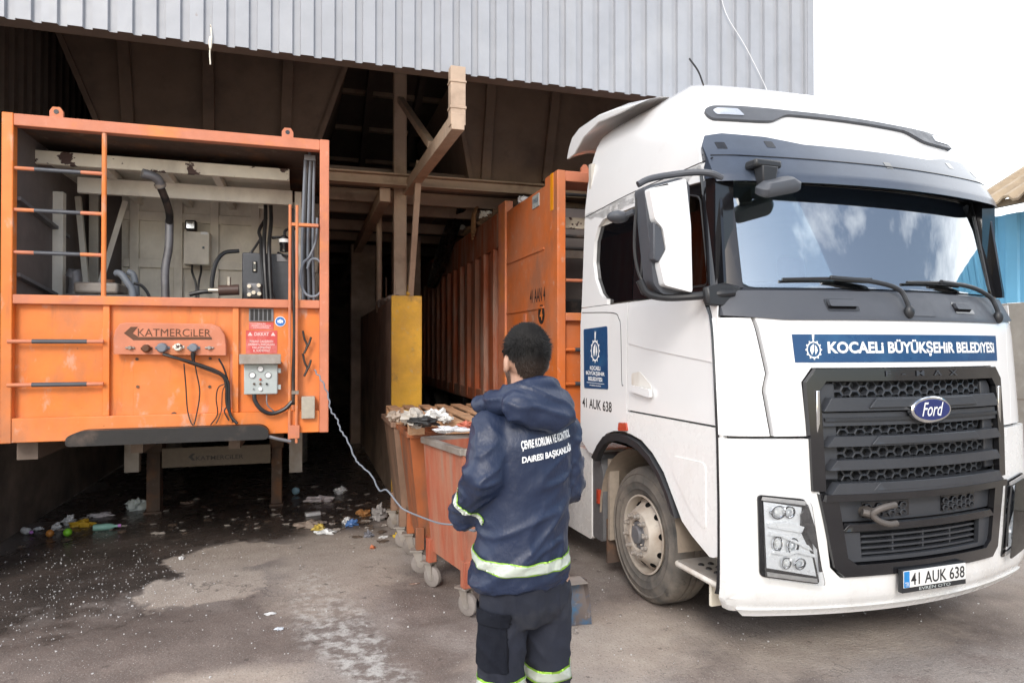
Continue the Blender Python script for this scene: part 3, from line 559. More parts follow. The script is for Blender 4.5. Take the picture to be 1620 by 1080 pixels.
# exhaust
mb = MB(); mb.tube([q3(262, 476, .8), q3(261, 445, .8), q3(262, 420, .8), q3(267, 390, .8), q3(268, 348, .8)], .037, 12); ex = mb.build('exhaust_pipe', greysteel, t1)
mb = MB(); mb.tube([q3(268, 352, .78), q3(268, 338, .72), q3(262, 316, .60), q3(252, 292, .5)], .034, 12); mb.build('exhaust_sleeve', blacksteel, ex)
mb = MB(); mb.tube([q3(255, 296, .5), q3(251, 286, .46), q3(242, 279, .42), q3(225, 274, .38)], .042, 14); mb.build('tail_elbow', greysteel, ex)
mb = MB(); mb.cyl(q3(255, 296, .5), q3(252, 290, .485), .05, n=14); mb.build('pipe_clamp', galv, ex)
# cabinet, lamp
a, b = q3(290, 365, 1.7), q3(331, 419, 1.7); mb = MB(); mb.box((a.x, CY+1.7, b.z), (b.x, CY+1.89, a.z)); cbn = mb.build('electric_cabinet', creamdull, t1, bevel=.01)
c = q3(322, 392, 1.7); mb = MB(); mb.cyl((c.x, CY+1.70, c.z), (c.x, CY+1.685, c.z), .014, n=12); mb.build('cabinet_lock', glossblk, cbn)
c = q3(323, 369, 1.7); mb = MB(); mb.box((c.x-.035, CY+1.695, c.z-.015), (c.x+.035, CY+1.70, c.z+.015)); mb.build('name_tab', letterw, cbn)
a, b = q3(293, 348, 1.75), q3(310, 364, 1.75); mb = MB(); mb.box((a.x, CY+1.74, b.z), (b.x, CY+1.86, a.z)); o = mb.build('work_lamp', blacksteel, t1, bevel=.01)
mb = MB(); mb.box((a.x+.015, CY+1.733, b.z+.015), (b.x-.015, CY+1.74, a.z-.015)); mb.build('lamp_lens', chrome, o)
for x0, x1 in ((304, 310), (318, 314)):
    mb = MB(); mb.tube([q3(x0, 419, 1.75), q3(x0, 430, 1.7), q3(x1, 450, 1.65), q3(x1, 476, 1.6)], .012, 6); mb.build('cabinet_cable', rubberhose, t1)
# hydraulic tank and hoses
a, b = q3(383, 399, .75), q3(459, 474, .75); mb = MB(); mb.box((a.x, CY+.75, ZM-.05), (b.x, CY+1.45, a.z)); tk = mb.build('hydraulic_tank', sheet('tank_dark_grey', (.055, .06, .07), .45), t1, bevel=.015)
c = q3(403, 422, .75); mb = MB(); mb.box((c.x-.022, CY+.735, c.z-.055), (c.x+.022, CY+.75, c.z+.055)); o = mb.build('level_gauge', glossblk, tk, bevel=.008)
for dz in (-.035, .035):
    mb = MB(); mb.cyl((c.x, CY+.735, c.z+dz), (c.x, CY+.728, c.z+dz), .009, n=8); mb.build('gauge_screw', brass, tk)
a, b = q3(438, 402, .75), q3(457, 414, .75); mb = MB(); mb.box((a.x, CY+.743, b.z), (b.x, CY+.75, a.z)); mb.build('tank_plate', greysteel, tk)
c = q3(450, 392, .8); mb = MB(); mb.lathe([(0, -.04), (.045, -.04), (.045, .02), (.05, .03), (.05, .1), (.03, .12), (0, .12)], c, (0, 0, 1), 16); o = mb.build('air_filter', glossblk, tk); mb = MB(); mb.lathe([(.052, .05), (.054, .05), (.054, .085), (.052, .085)], c, (0, 0, 1), 16); mb.build('filter_band', letterw, tk)
c = q3(403, 458, .70); mb = MB(); mb.box((c.x-.07, CY+.60, c.z-.09), (c.x+.07, CY+.75, c.z+.06)); o = mb.build('valve_block', greysteel, t1, bevel=.02)
for k, (dx, dz) in enumerate(((-.04, .02), (.045, .03), (0, -.04), (.05, -.05), (-.04, -.06))):
    mb = MB(); mb.cyl((c.x+dx, CY+.60, c.z+dz), (c.x+dx, CY+.55, c.z+dz), .02, n=6); mb.build('fitting', brass, o, smooth=0)
c = q3(362, 458, .65); mb = MB(); mb.cyl(c+Vector((-.09, 0, -.01)), c+Vector((.09, 0, .0)), .05, n=14); o = mb.build('hydraulic_pump', sheet('pump_brown', (.08, .045, .035), .5), t1)
mb = MB(); mb.cyl(c+Vector((-.18, 0, -.01)), c+Vector((-.09, 0, -.01)), .026, n=10); mb.build('hose_coupling', brass, o)
mb = MB(); mb.cyl(c+Vector((0, 0, .04)), c+Vector((0, 0, .12)), .02, n=10); mb.build('relief_valve', brass, o)
hoses = [([(335, 458, .65), (336, 440, .66), (342, 415, .68), (355, 400, .72), (378, 397, .76)], .02), ([(300, 466, .66), (318, 462, .65), (336, 461, .65)], .02),
    ([(420, 318, 1.2), (420, 345, 1.0), (418, 380, .7), (419, 420, .6), (423, 480, .55)], .019), ([(428, 318, 1.2), (429, 350, 1.0), (426, 385, .68), (427, 430, .58), (430, 482, .55)], .019),
    ([(421, 345, 1.1), (410, 365, .9), (413, 380, .75), (414, 410, .65), (417, 440, .6), (419, 482, .55)], .017), ([(430, 376, .8), (445, 376, .8), (452, 385, .8)], .014), ([(455, 392, .8), (450, 368, .85), (458, 362, .85), (466, 362, .8)], .014),
    ([(424, 455, .58), (432, 470, .56), (434, 484, .56)], .017), ([(412, 378, .8), (400, 396, .85), (394, 402, .85)], .012), ([(440, 400, .8), (452, 405, .7), (462, 405, .5)], .013)]
for P_, r in hoses:
    mb = MB(); mb.tube([q3(*p) for p in P_], r, 8, 6); mb.build('hydraulic_hose', rubberhose, t1)
c = q3(419, 322, 1.2); mb = MB(); mb.box((c.x-.06, CY+1.2, c.z-.05), (c.x+.08, CY+1.24, c.z+.09)); mb.build('hose_bracket', cream, t1)
# right hand hose bundle
c = q3(490, 250, .2); mb = MB(); mb.box((c.x-.05, CY+.17, c.z-.03), (c.x+.05, CY+.24, c.z+.02)); mb.cyl(c+Vector((0, 0, .02)), c+Vector((0, 0, .1)), .014); mb.build('hose_hanger', greysteel, t1)
for k, (x0, x1, x2) in enumerate(((483, 481, 478), (487, 485, 482), (491, 489, 487), (494, 492, 490), (497, 496, 495))):
    mb = MB(); mb.tube([q3(x0, 253, .2), q3(x1, 300, .2), q3(x2, 390, .18), q3(x2+1, 440, .2), q3(x2+2, 482, .2)], .014, 8); mb.build('hanging_hose', bluehose if k % 2 == 0 else blacksteel, t1)
mb = MB(); mb.tube([q3(502, 345, .14), q3(500, 380, .13), q3(490, 405, .12), q3(479, 418, .1), q3(476, 445, .08), q3(484, 465, .06), q3(500, 468, .04), q3(512, 452, .03), q3(512, 425, .03), q3(503, 411, .04), q3(492, 411, .06), q3(486, 425, .08)], .012, 8, 8); mb.build('hose_loop', bluehose, t1)
for x0, y0 in ((459, 325), (470, 326)):
    a = q3(x0, y0); zt_, zb_ = a.z, ZB-.08
    mb = MB(); mb.cyl((a.x, CY-.03, zb_), (a.x, CY-.03, zt_), .013, n=8); mb.build('guide_rod', salmon, t1)
a = q3(465, 480); mb = MB(); mb.tube([q3(463, 330, -.0), q3(464, 420, -.02), q3(466, 520, -.02), q3(464, 600, -.02), q3(464, 640, -.02)], .016, 8); mb.build('guide_cable', blacksteel, t1)
a, b = q3(460, 351), q3(504, 360); mb = MB(); mb.box((a.x, CY-.03, b.z), (b.x, CY+.03, a.z-.01)); mb.build('rod_bracket', salmon, t1, bevel=.003)
a, b = q3(457, 672), q3(474, 692); mb = MB(); mb.box((a.x, CY-.045, b.z), (b.x, CY+.01, a.z)); mb.build('rod_foot', salmon, t1, bevel=.003)
c = q3(467, 620); mb = MB(); mb.box((c.x-.03, CY-.05, c.z-.015), (c.x+.03, CY-.02, c.z+.015)); mb.build('rod_clamp', galv, t1)
# socket plate with lettering
pts = [(180, 560), (180, 535), (183, 522), (190, 512), (200, 510), (335, 512), (348, 517), (356, 530), (358, 545), (359, 562)]
mb = MB(); mb.prism([Vector((q3(x, y).x, CY-.02, q3(x, y).z)) for x, y in pts], (0, .05, 0)); sp_ = mb.build('socket_plate', salmon, t1, bevel=.008)
F1 = lambda a, b, o: Vector((a, CY-.02-o, b))
a, b = q3(219, 532), q3(334, 520); text('lettering', 'KATMERCiLER', sp_, F1, a.x, a.z, b.x-a.x, b.z-a.z-.003, letterb, bold=.0, world=True)
pts = [(197, 527), (208, 517), (219, 517), (211, 527), (220, 533), (335, 533), (336, 537), (212, 538)]
mb = MB(); mb.prism([Vector((q3(x, y).x, CY-.0225, q3(x, y).z)) for x, y in pts], (0, .0015, 0)); mb.build('chevron_mark', letterb, sp_)
for i, (x, y, m_, r) in enumerate(((207, 550, galv, .016), (233, 551, letterb, .033), (258, 550, bluehose, .042), (283, 549, cream, .034), (307, 550, bluehose, .038), (332, 550, galv, .016))):
    c = q3(x, y); mb = MB(); mb.lathe([(0, .05), (r*.8, .05), (r, .035), (r, 0)] if r > .02 else [(0, .03), (r, .03), (r, 0)], (c.x, CY-.02, c.z), (0, -1, 0), 16)
    if r > .02: mb.box((c.x-r*1.35, CY-.028, c.z-.012), (c.x+r*1.35, CY-.02, c.z+.012))
    else: mb.box((c.x-.035, CY-.035, c.z-.008), (c.x+.035, CY-.02, c.z+.008))
    mb.build('socket' if r > .02 else 'air_coupling', m_, sp_, bevel=.004)
c = q3(307, 564); mb = MB(); mb.cyl((c.x, CY-.045, c.z+.035), (c.x, CY-.045, c.z-.035), .022, .012, n=10); mb.build('cable_plug', rubberhose, sp_)
cables = [([(258, 560, -.05), (275, 565, -.06), (310, 575, -.05), (345, 588, -.04), (360, 603, -.03), (362, 630, -.03), (364, 655, -.04), (375, 670, -.06)], .013), ([(262, 560, -.05), (290, 570, -.05), (330, 585, -.03), (352, 595, -.03), (358, 612, -.03), (359, 640, -.03), (370, 668, -.05)], .011),
    ([(307, 568, -.05), (311, 590, -.03), (316, 620, -.03), (311, 655, -.03), (305, 672, -.04), (297, 650, -.03), (294, 610, -.03), (291, 575, -.04)], .0055), ([(346, 567, -.02), (354, 582, -.02), (360, 600, -.02)], .008), ([(360, 606, -.02), (346, 612, -.02), (342, 630, -.02), (344, 655, -.02), (333, 672, -.03)], .005), ([(358, 606, -.02), (352, 620, -.02), (350, 650, -.02), (342, 670, -.03)], .004), ([(362, 640, -.03), (355, 650, -.03), (362, 665, -.04)], .006)]
for P_, r in cables:
    mb = MB(); mb.tube([q3(*p) for p in P_], r, 7, 6); mb.build('electric_cable', rubberhose, t1)
c0 = q3(363, 600); mb = MB(); mb.box((c0.x, CY+.055, ZB+.24), (c0.x+.02, CY+.07, q3(360, 560).z)); mb.build('cable_duct', salmon, t1)
# stickers and control box
a, b = q3(393, 487), q3(432, 508); mb = MB(); mb.box((a.x, CY+.055, b.z), (b.x, CY+.072, a.z)); o = mb.build('vent_grille', greysteel, t1)
for k in range(5):
    xx = a.x+.012+k*(b.x-a.x-.02)/5; mb = MB(); mb.box((xx, CY+.05, b.z+.008), (xx+.026, CY+.056, a.z-.008)); mb.build('vent_slat', blacksteel, o)
F2 = lambda a, b, o: Vector((a, CY+.0645-o, b))
a, b = q3(393, 509), q3(432, 521); mb = MB(); mb.box((a.x, CY+.0655, b.z), (b.x, CY+.071, a.z)); o = mb.build('warning_label', red, t1)
text('lettering', 'DiKKAT\nALARM ÇALINCA\nUZAKLAŞINIZ', o, lambda a, b, o: Vector((a, CY+.0655-o, b)), a.x+.02, b.z+.008, b.x-a.x-.04, a.z-b.z-.016, pinkl, world=True, off=.001, bold=.01)
a, b = q3(388, 522), q3(438, 559); mb = MB(); mb.box((a.x, CY+.0655, b.z), (b.x, CY+.071, a.z)); o = mb.build('warning_label', red, t1)
text('lettering', 'DiKKAT', o, lambda a, b, o: Vector((a, CY+.0655-o, b)), a.x+.07, a.z-.048, b.x-a.x-.14, .03, pinkl, world=True, off=.001, bold=.02)
text('lettering', 'MAKiNA ÇALIŞIRKEN\nHAREKETLi PARÇALARA\nYAKLAŞMAYINIZ\nEL SÜRMEYiNiZ', o, lambda a, b, o: Vector((a, CY+.0655-o, b)), a.x+.02, b.z+.015, b.x-a.x-.04, .105, pinkl, world=True, off=.001, bold=.015)
for xx in (a.x+.035, b.x-.035):
    mb = MB(); mb.prism([(xx-.02, CY+.0645, a.z-.048), (xx+.02, CY+.0645, a.z-.048), (xx, CY+.0645, a.z-.015)], (0, .001, 0)); mb.build('warning_triangle', pinkl, o)
c = q3(443, 508); mb = MB(); mb.cyl((c.x, CY+.07, c.z), (c.x, CY+.064, c.z), .046, n=28); o = mb.build('ear_protection_sign', letterw, t1)
mb = MB(); mb.cyl((c.x, CY+.066, c.z), (c.x, CY+.062, c.z), .040, n=28); mb.build('sign_disc', sheet('sign_blue', (.02, .16, .5)), o)
mb = MB(); mb.ball((c.x, CY+.062, c.z+.002), (.014, .001, .019)); mb.box((c.x-.024, CY+.0605, c.z-.012), (c.x-.012, CY+.062, c.z+.012)); mb.box((c.x+.012, CY+.0605, c.z-.012), (c.x+.024, CY+.062, c.z+.012)); mb.build('sign_symbol', letterw, o)
a, b = q3(380, 560, -.06), q3(445, 575, -.06); mb = MB(); mb.box((a.x, CY-.14, b.z), (b.x, CY+.07, b.z+.015)); mb.box((a.x, CY-.155, b.z-.0), (b.x, CY-.14, a.z)); mb.build('box_hood', galv, t1, bevel=.003)
a, b = q3(386, 576, -.08), q3(439, 623, -.08); mb = MB(); mb.box((a.x, CY-.08, b.z), (b.x, CY+.07, a.z)); cb_ = mb.build('control_box', boxgrey, t1, bevel=.008)
for x, y in ((412, 583), (399, 593), (424, 593)):
    c = q3(x, y, -.08); mb = MB(); mb.lathe([(.027, 0), (.027, .012), (.023, .012), (.023, .008)], (c.x, CY-.08, c.z), (0, -1, 0), 20); o = mb.build('gauge', greysteel, cb_); mb = MB(); mb.cyl((c.x, CY-.08, c.z), (c.x, CY-.087, c.z), .0235, n=20); mb.build('gauge_dial', letterw, cb_)
for x, y, m_, r in ((412, 600, redlens, .011), (402, 607, rustdark, .010), (412, 607, rustdark, .011), (422, 607, blacksteel, .010), (412, 615, letterw, .017), (401, 615, greysteel, .007)):
    c = q3(x, y, -.08); mb = MB(); mb.cyl((c.x, CY-.08, c.z), (c.x, CY-.097, c.z), r, r*.85, n=12); mb.build('control_button', m_, cb_)
for x, y in ((442, 586), (442, 612)):
    c = q3(x, y, -.05); mb = MB(); mb.box((c.x-.015, CY-.06, c.z-.02), (c.x+.012, CY-.02, c.z+.02)); mb.build('box_hinge', boxgrey, cb_)
mb = MB(); mb.tube([q3(402, 623, -.05), q3(404, 635, -.06), q3(414, 648, -.07), q3(430, 654, -.06), q3(450, 647, -.05), q3(462, 635, -.04)], .018, 8); mb.build('box_cable', rubberhose, t1)
mb = MB(); mb.tube([q3(422, 623, -.05), q3(423, 640, -.06), q3(434, 651, -.05)], .006, 6); mb.build('box_wire', greysteel, t1)
a, b = q3(477, 627), q3(498, 661); mb = MB(); mb.box((a.x, CY-.05, b.z), (b.x, CY+.07, a.z)); mb.build('junction_box', sheet('dull_beige_box', (.40, .36, .29)), t1, bevel=.006)
for dz in (0, 1):       # battery clamps
    y0 = 525+dz*36; pts = [q3(479, y0-2), q3(482, y0+12), q3(486, y0+22), q3(481, y0+34)]; mb = MB(); mb.tube(pts, .010, 6); mb.tube([q3(492, y0+8), q3(489, y0+18), q3(484, y0+26)], .010, 6); mb.build('cable_clamp', blacksteel, t1)
# black bumper bar, sub-frame and landing legs
a, b = q3(104, 688, -.10), q3(425, 684, -.10); zz = (a.z+b.z)/2
mb = MB(); pts = rounded([(a.x, zz-.075), (b.x, zz-.075), (b.x, zz+.01), (b.x-.06, zz+.05), (a.x+.1, zz+.05), (a.x, zz+.0)], .05)
mb.prism([(x, CY-.12, z) for x, z in pts], (0, .13, 0)); mb.build('bumper_bar', blacksteel, t1, bevel=.018, seg=3)
mb = MB(); mb.tube([q3(425, 690, -.08), q3(440, 694, -.08), q3(460, 698, -.06)], .015, 8); mb.build('bumper_rod', greysteel, t1)
LY = 8.9
for x, y0, yb, w in ((245, 690, 806, .16), (438, 690, 798, .135)):
    c = onY(x, 760, LY); mb = MB(); mb.box((c.x-w*.62, LY-.12, .72), (c.x+w*.62, LY+.12, ZB)); lg = mb.build('landing_leg', rustdark, t1, bevel=.008)
    mb = MB(); mb.box((c.x-w*.46, LY-.09, .02), (c.x+w*.46, LY+.09, .72)); mb.build('leg_tube', rustdark, lg, bevel=.006)
    mb = MB(); mb.box((c.x-w*.6, LY-.13, 0), (c.x+w*.6, LY+.13, .03)); mb.build('leg_foot', rustdark, lg, bevel=.004)
a, b = onY(256, 712, LY-.2), onY(428, 732, LY-.2); mb = MB(); mb.box((a.x, LY-.2, b.z), (b.x, LY-.16, a.z+.02)); cm = mb.build('cross_plate', sheet('grubby_beige_plate', (.17, .14, .11), .7), t1, bevel=.004)
F4 = lambda a, b, o: Vector((a, LY-.2-o, b))
c, d = onY(310, 728, LY-.2), onY(385, 718, LY-.2); text('lettering', 'KATMERCiLER', cm, F4, c.x, c.z, d.x-c.x, d.z-c.z, letterk, bold=.01, world=True)
c2 = [onY(x, y, LY-.2) for x, y in ((298, 722), (304, 717), (309, 717), (304, 722), (309, 728), (304, 728))]; mb = MB(); mb.prism([Vector((p.x, LY-.202, p.z)) for p in c2], (0, .0015, 0)); mb.build('chevron_mark', letterk, cm)
for x in (210, 468):
    c = onY(x, 720, LY-.5); mb = MB(); mb.box((c.x-.075, LY-.55, onY(x, 746, LY-.5).z), (c.x+.075, LY-.45, ZB)); mb.build('leg_bracket', galv, t1, bevel=.005)
mb = MB(); mb.box((XL+.05, CY+.2, ZB-.16), (XL+.2, 14.8, ZB)); mb.box((XR-.9, CY+.6, ZB-.2), (XR-.8, 14.8, ZB)); mb.box((XL+.8, CY+.6, ZB-.2), (XL+.9, 14.8, ZB)); mb.build('chassis_rail', darksteel, t1)
for yy in (12.0, 13.3):
    for xx in (XL+.18, XR-.48):
        mb = MB(); mb.lathe([(0, 0), (.3, 0), (.48, .02), (.5, .06), (.5, .26), (.48, .3), (.3, .3), (0, .3)], (xx, yy, .5), (1, 0, 0), 24); mb.build('wheel', tyrem, t1)
# curly cord to the worker
mb = MB(); P_ = [(497, 585, 6.05), (508, 600, 6.0), (519, 625, 5.95), (523, 648, 5.85), (533, 662, 5.75), (539, 680, 5.65), (549, 695, 5.6), (562, 725, 5.5), (570, 735, 5.45), (588, 752, 5.35), (600, 775, 5.2), (612, 775, 5.15), (630, 797, 5.05), (640, 806, 5.0), (668, 818, 4.9), (700, 828, 4.75), (742, 830, 4.5)]
pts = [onY(*p) for p in P_]; pts += [Vector((.82, 3.6, .98)), Vector((.74, 3.0, 1.12)), Vector((.68, 2.72, 1.26))]
sm = cr(pts, 10); out = []
for i, p in enumerate(sm):
    w = .006*math.sin(i*1.1)*max(0, 1-i/120); out.append(p+Vector((w, 0, w*.6)))
mb.rings([(p, .0065) for p in out], 7); tag(mb.build('control_cable', bluehose), 'thin curly grey cable running from the orange trailer to the worker', 'cable')
# ================================================================== right hand trailer behind the truck
SX = 2.42
def s3(x, y, dX=0): return onX(x, y, SX+dX)
yF = s3(882, 480).y; yP = s3(862, 300).y; yQ = s3(800, 400).y; yR = s3(790, 400).y
zF = s3(882, 268).z; zS = s3(840, 308).z; zlow = 1.18
t2 = thing('compactor_trailer', 'orange refuse trailer with ribbed side standing behind the white truck', 'trailer', (SX+1.27, yF, 0))
mb = MB(); mb.box((SX, yF, zlow), (SX+.09, yP, zF)); mb.build('front_frame', orange_b, t2, bevel=.008)
mb = MB(); mb.box((SX+2.45, yF, zlow), (SX+2.54, yP, zF)); mb.build('front_frame', orange_b, t2, bevel=.008)
mb = MB(); mb.box((SX+.09, yF+.003, zF-.11), (SX+2.45, yP, zF-.004)); mb.build('top_rail', salmon, t2, bevel=.006)
zm2 = s3(900, 495).z
mb = MB(); mb.box((SX+.09, yF+.003, zm2-.06), (SX+2.45, yF+.1, zm2+.02)); mb.build('middle_rail', salmon, t2, bevel=.006)
mb = MB(); mb.box((SX+.09, yF+.07, zlow), (SX+2.45, yF+.09, zm2-.06)); mb.build('front_panel', orange_b, t2)
for y_, m_ in ((368, blacksteel), (388, blacksteel), (440, greysteel), (300, blacksteel)):
    z = s3(890, y_).z; mb = MB(); mb.cyl((SX+.08, yF+.04, z), (SX+1.0, yF+.04, z), .018, n=8); mb.build('rung', m_ if y_ != 440 else salmon, t2)
for y_ in (553, 608):
    z = s3(885, y_).z; mb = MB(); mb.cyl((SX+.08, yF+.03, z), (SX+.8, yF+.03, z), .017, n=8); o = mb.build('rung', orange_b, t2); mb = MB(); mb.cyl((SX+.2, yF+.03, z), (SX+.6, yF+.03, z), .021, n=8); mb.build('rung_grip', plastic, o)
mb = MB(); mb.box((SX+.09, yF+1.2, zm2), (SX+2.45, yF+1.25, zF-.12)); mb.build('bulkhead', darkinside, t2)
zq = s3(905, 325).z; mb = MB(); mb.box((SX+.15, yF+.4, zq-.07), (SX+2.4, yF+.45, zq+.05)); mb.build('canopy_fascia', cream, t2, bevel=.006)
mb = MB(); mb.box((SX+.15, yF+.9, zq-.32), (SX+2.4, yF+.95, zq-.2)); mb.build('canopy_crossbeam', creamdull, t2)
mb = MB(); mb.box((SX+.15, yF+.5, zm2-.02), (SX+1.2, yF+1.1, zm2+.2)); mb.build('engine', blacksteel, t2, bevel=.02)
c = s3(912, 270); mb = MB(); mb.prism([(c.x+.28, yF+.04, zF-.01), (c.x+.28, yF+.04, zF+.05), (c.x+.305, yF+.04, zF+.085), (c.x+.335, yF+.04, zF+.085), (c.x+.36, yF+.04, zF+.05), (c.x+.36, yF+.04, zF-.01)], (0, .03, 0)); mb.build('lifting_lug', salmon, t2)
mb = MB(); mb.box((SX+.012, yP, zlow), (SX+.05, yQ, zS)); mb.build('side_panel', orange_b, t2, bevel=.006)
S2 = lambda a, b, o: Vector((SX+.012-o, a, b))
for ya, yb in ((401, 0), (489, 0)):
    z = s3(840, ya).z; mb = MB(); mb.box((SX+.002, yP+.05, z-.012), (SX+.012, yQ-.02, z+.012)); mb.build('panel_rib', orange_b, t2, bevel=.003)
mb = MB(); a, b = s3(831, 492), s3(812, 560); mb.box((SX+.004, a.y, zlow+.1), (SX+.012, a.y+.1, a.z-.03)); mb.build('panel_strip', salmon, t2)
a, b = s3(837, 480), s3(861, 462); text('lettering', '41 AAN 4', t2, lambda a, b, o: Vector((SX+.012-o, a, b)), a.y, a.z, a.y-b.y, .15, letterk, bold=.015, flip=True, world=True)
c = s3(855, 497); mb = MB(); mb.lathe([(.105, 0), (.105, .002), (.082, .002), (.082, 0)], (SX+.011, c.y, c.z), (-1, 0, 0), 32); mb.build('number_ring', letterk, t2)
mb = MB(); mb.cyl((SX+.011, c.y, c.z), (SX+.0095, c.y, c.z), .084, n=28); mb.build('number_disc', letterk, t2)
text('number', '4', t2, lambda a, b, o: Vector((SX+.0095-o, a, b)), c.y+.045, c.z-.065, .09, .13, orange, bold=.03, flip=True, world=True)
a, b = s3(863, 276), s3(868, 336); mb = MB(); mb.box((SX-.004, yF+.12, b.z), (SX, yF+.20, a.z-.04)); mb.build('reflector_strip', amber, t2)
a = s3(847, 318); mb = MB(); mb.box((SX+.004, a.y-.1, a.z-.07), (SX+.012, a.y+.12, a.z+.07)); o = mb.build('maker_plate', boxgrey, t2)
text('lettering', 'KATMERCiLER', o, lambda a, b, o: Vector((SX+.004-o, a, b)), a.y+.1, a.z-.02, .18, .05, navyblue, flip=True, world=True)
zT2 = s3(795, 328).z
mb = MB(); mb.box((SX-.01, yQ, zlow), (SX+.10, yR+.02, zT2+.06)); mb.build('side_post', salmon, t2, bevel=.008)
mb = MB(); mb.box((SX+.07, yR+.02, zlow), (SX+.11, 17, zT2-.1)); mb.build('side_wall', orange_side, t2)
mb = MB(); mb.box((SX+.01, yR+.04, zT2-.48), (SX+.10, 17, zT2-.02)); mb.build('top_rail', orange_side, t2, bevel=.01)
zb2 = s3(700, 645).z
y = yR+.30; k = 0
while y < 16.5:
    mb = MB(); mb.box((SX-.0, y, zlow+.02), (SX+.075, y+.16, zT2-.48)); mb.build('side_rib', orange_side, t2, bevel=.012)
    for zz_ in (1.62, 2.05, 2.55):
        if k < 6: m2 = MB(); m2.box((SX+.055, y+.17, zz_), (SX+.072, y+.33, zz_+.03)); m2.build('tie_lug', orange_side, t2)
    y += .52; k += 1
mb = MB(); mb.box((SX+.01, yR+.03, zlow-.02), (SX+.12, 17, zlow+.16)); mb.build('sill_rail', orange_side, t2, bevel=.008)
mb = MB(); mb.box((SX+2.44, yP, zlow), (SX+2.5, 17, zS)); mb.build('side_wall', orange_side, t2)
mb = MB(); mb.box((SX+.1, yF+1.3, zT2-.5), (SX+2.44, 16.9, zT2-.42)); mb.build('load_floor', darksteel, t2)
mb = MB(); mb.box((SX+.6, yF+.4, .95), (SX+.75, 17, zlow)); mb.box((SX+1.8, yF+.4, .95), (SX+1.95, 17, zlow)); mb.build('chassis_rail', darksteel, t2)
for yy in (14.0, 15.3):
    for xx in (SX+.1, SX+2.1):
        mb = MB(); mb.lathe([(0, 0), (.3, 0), (.48, .02), (.5, .06), (.5, .26), (.48, .3), (.3, .3), (0, .3)], (xx, yy, .5), (1, 0, 0), 24); mb.build('wheel', tyrem, t2)
# refuse lying along its top edge, and the black sheet
mb = MB()
for k in range(36):
    yy = yR+.05+random.random()*2.2; s = .03+.08*random.random(); c = crumple((SX+.03+random.random()*.2, yy, zT2+.0+s*.5), (s, s, s*.7), k+40, nu=8, nv=6); mb.add(c.v, c.f)
tag(mb.build('refuse_heap', sheet('brown_refuse', (.16, .10, .06), .9), smooth=0), 'brown refuse and scraps heaped along the top of the right trailer', 'refuse', kind='stuff')
for (x, y, s, m_, lb) in ((768, 340, .085, sheet('white_scrap', (.7, .68, .62)), 'white crumpled packaging on the top edge of the right trailer'), (729, 359, .06, sheet('white_scrap', (.7, .68, .62)), 'small pale lump beside the black sheet on the right trailer'), (828, 317, .07, sheet('pale_scrap', (.6, .6, .6)), 'pale bag scrap on the panel top next to the front frame of the right trailer')):
    c = s3(x, y, .06); o = crumple(c, (s, s, s*.7), x).build('packaging_scrap', m_, None, smooth=0); tag(o, lb, 'litter', 'scraps on the right trailer')
mb = MB()
for k in range(9):
    c = s3(758, 340); mb.tube([c+Vector((-.02, .02*k, .12)), c+Vector((-.05-.01*(k % 3), .05*(k % 4), .02)), c+Vector((-.06, .06*(k % 4)+.03, -.14-.03*(k % 3))), c+Vector((-.055, .06*(k % 4), -.22-.04*(k % 4)))], .012+.004*(k % 3), 6)
tag(mb.build('dry_weed', sheet('dry_weed_brown', (.28, .15, .07), .9)), 'dry brown weeds hanging over the top edge of the right trailer', 'plant')
ths = [(740, 325, .10, .16), (728, 350, .04, .15), (718, 380, -.02, .17), (708, 410, -.06, .16), (700, 430, -.07, .11), (694, 448, -.07, .07), (690, 456, -.06, .03)]
rows = []
for i, (x, y, dx, w) in enumerate(ths):
    c = s3(x, y, dx); n_ = 14; rows.append([c+Vector((-.10+.11*math.sin(a_)+.03*math.sin(3*a_+i), w*1.7*math.cos(a_)*(1+.35*noise.noise((i*.8, a_*2, 0))), .03*math.sin(3*a_))) for a_ in [2*math.pi*j/n_ for j in range(n_)]])
mb = MB(); mb.loft(rows); o = mb.build('black_sheet', mat('shiny_black_polythene', (.012, .012, .012), .3, bump=.6, bscale=14), None, merge=0); s_ = o.modifiers.new('s', 'SUBSURF'); s_.levels = s_.render_levels = 1
tag(o, 'shiny black plastic sheet hanging over the side of the right trailer', 'plastic sheet')
# ================================================================== wheeled bins
BX = 1.00
def caster(x, y, ang, parent):
    mb = MB(); M = Matrix.Translation((x, y, 0)) @ Matrix.Rotation(ang, 4, 'Z')
    c = M @ Vector((0, 0, .085)); ax = M.to_3x3() @ Vector((1, 0, 0))
    mb.lathe([(.02, -.022), (.07, -.022), (.083, -.015), (.085, 0), (.083, .015), (.07, .022), (.02, .022)], c, ax, 24); w = mb.build('caster_wheel', casterm, parent)
    mb = MB(); mb.lathe([(.0, -.026), (.03, -.026), (.03, .026), (0, .026)], c, ax, 14); mb.build('caster_hub', galv, w)
    mb = MB()
    for s in (-1, 1): mb.prism([M @ Vector((s*.03, -.02, .075)), M @ Vector((s*.03, .02, .075)), M @ Vector((s*.03, .075, .20)), M @ Vector((s*.03, -.01, .20))], ax*.004)
    mb.box((-.05, -.02, .195), (.05, .09, .207), M); mb.build('caster_fork', galv, parent, smooth=0)
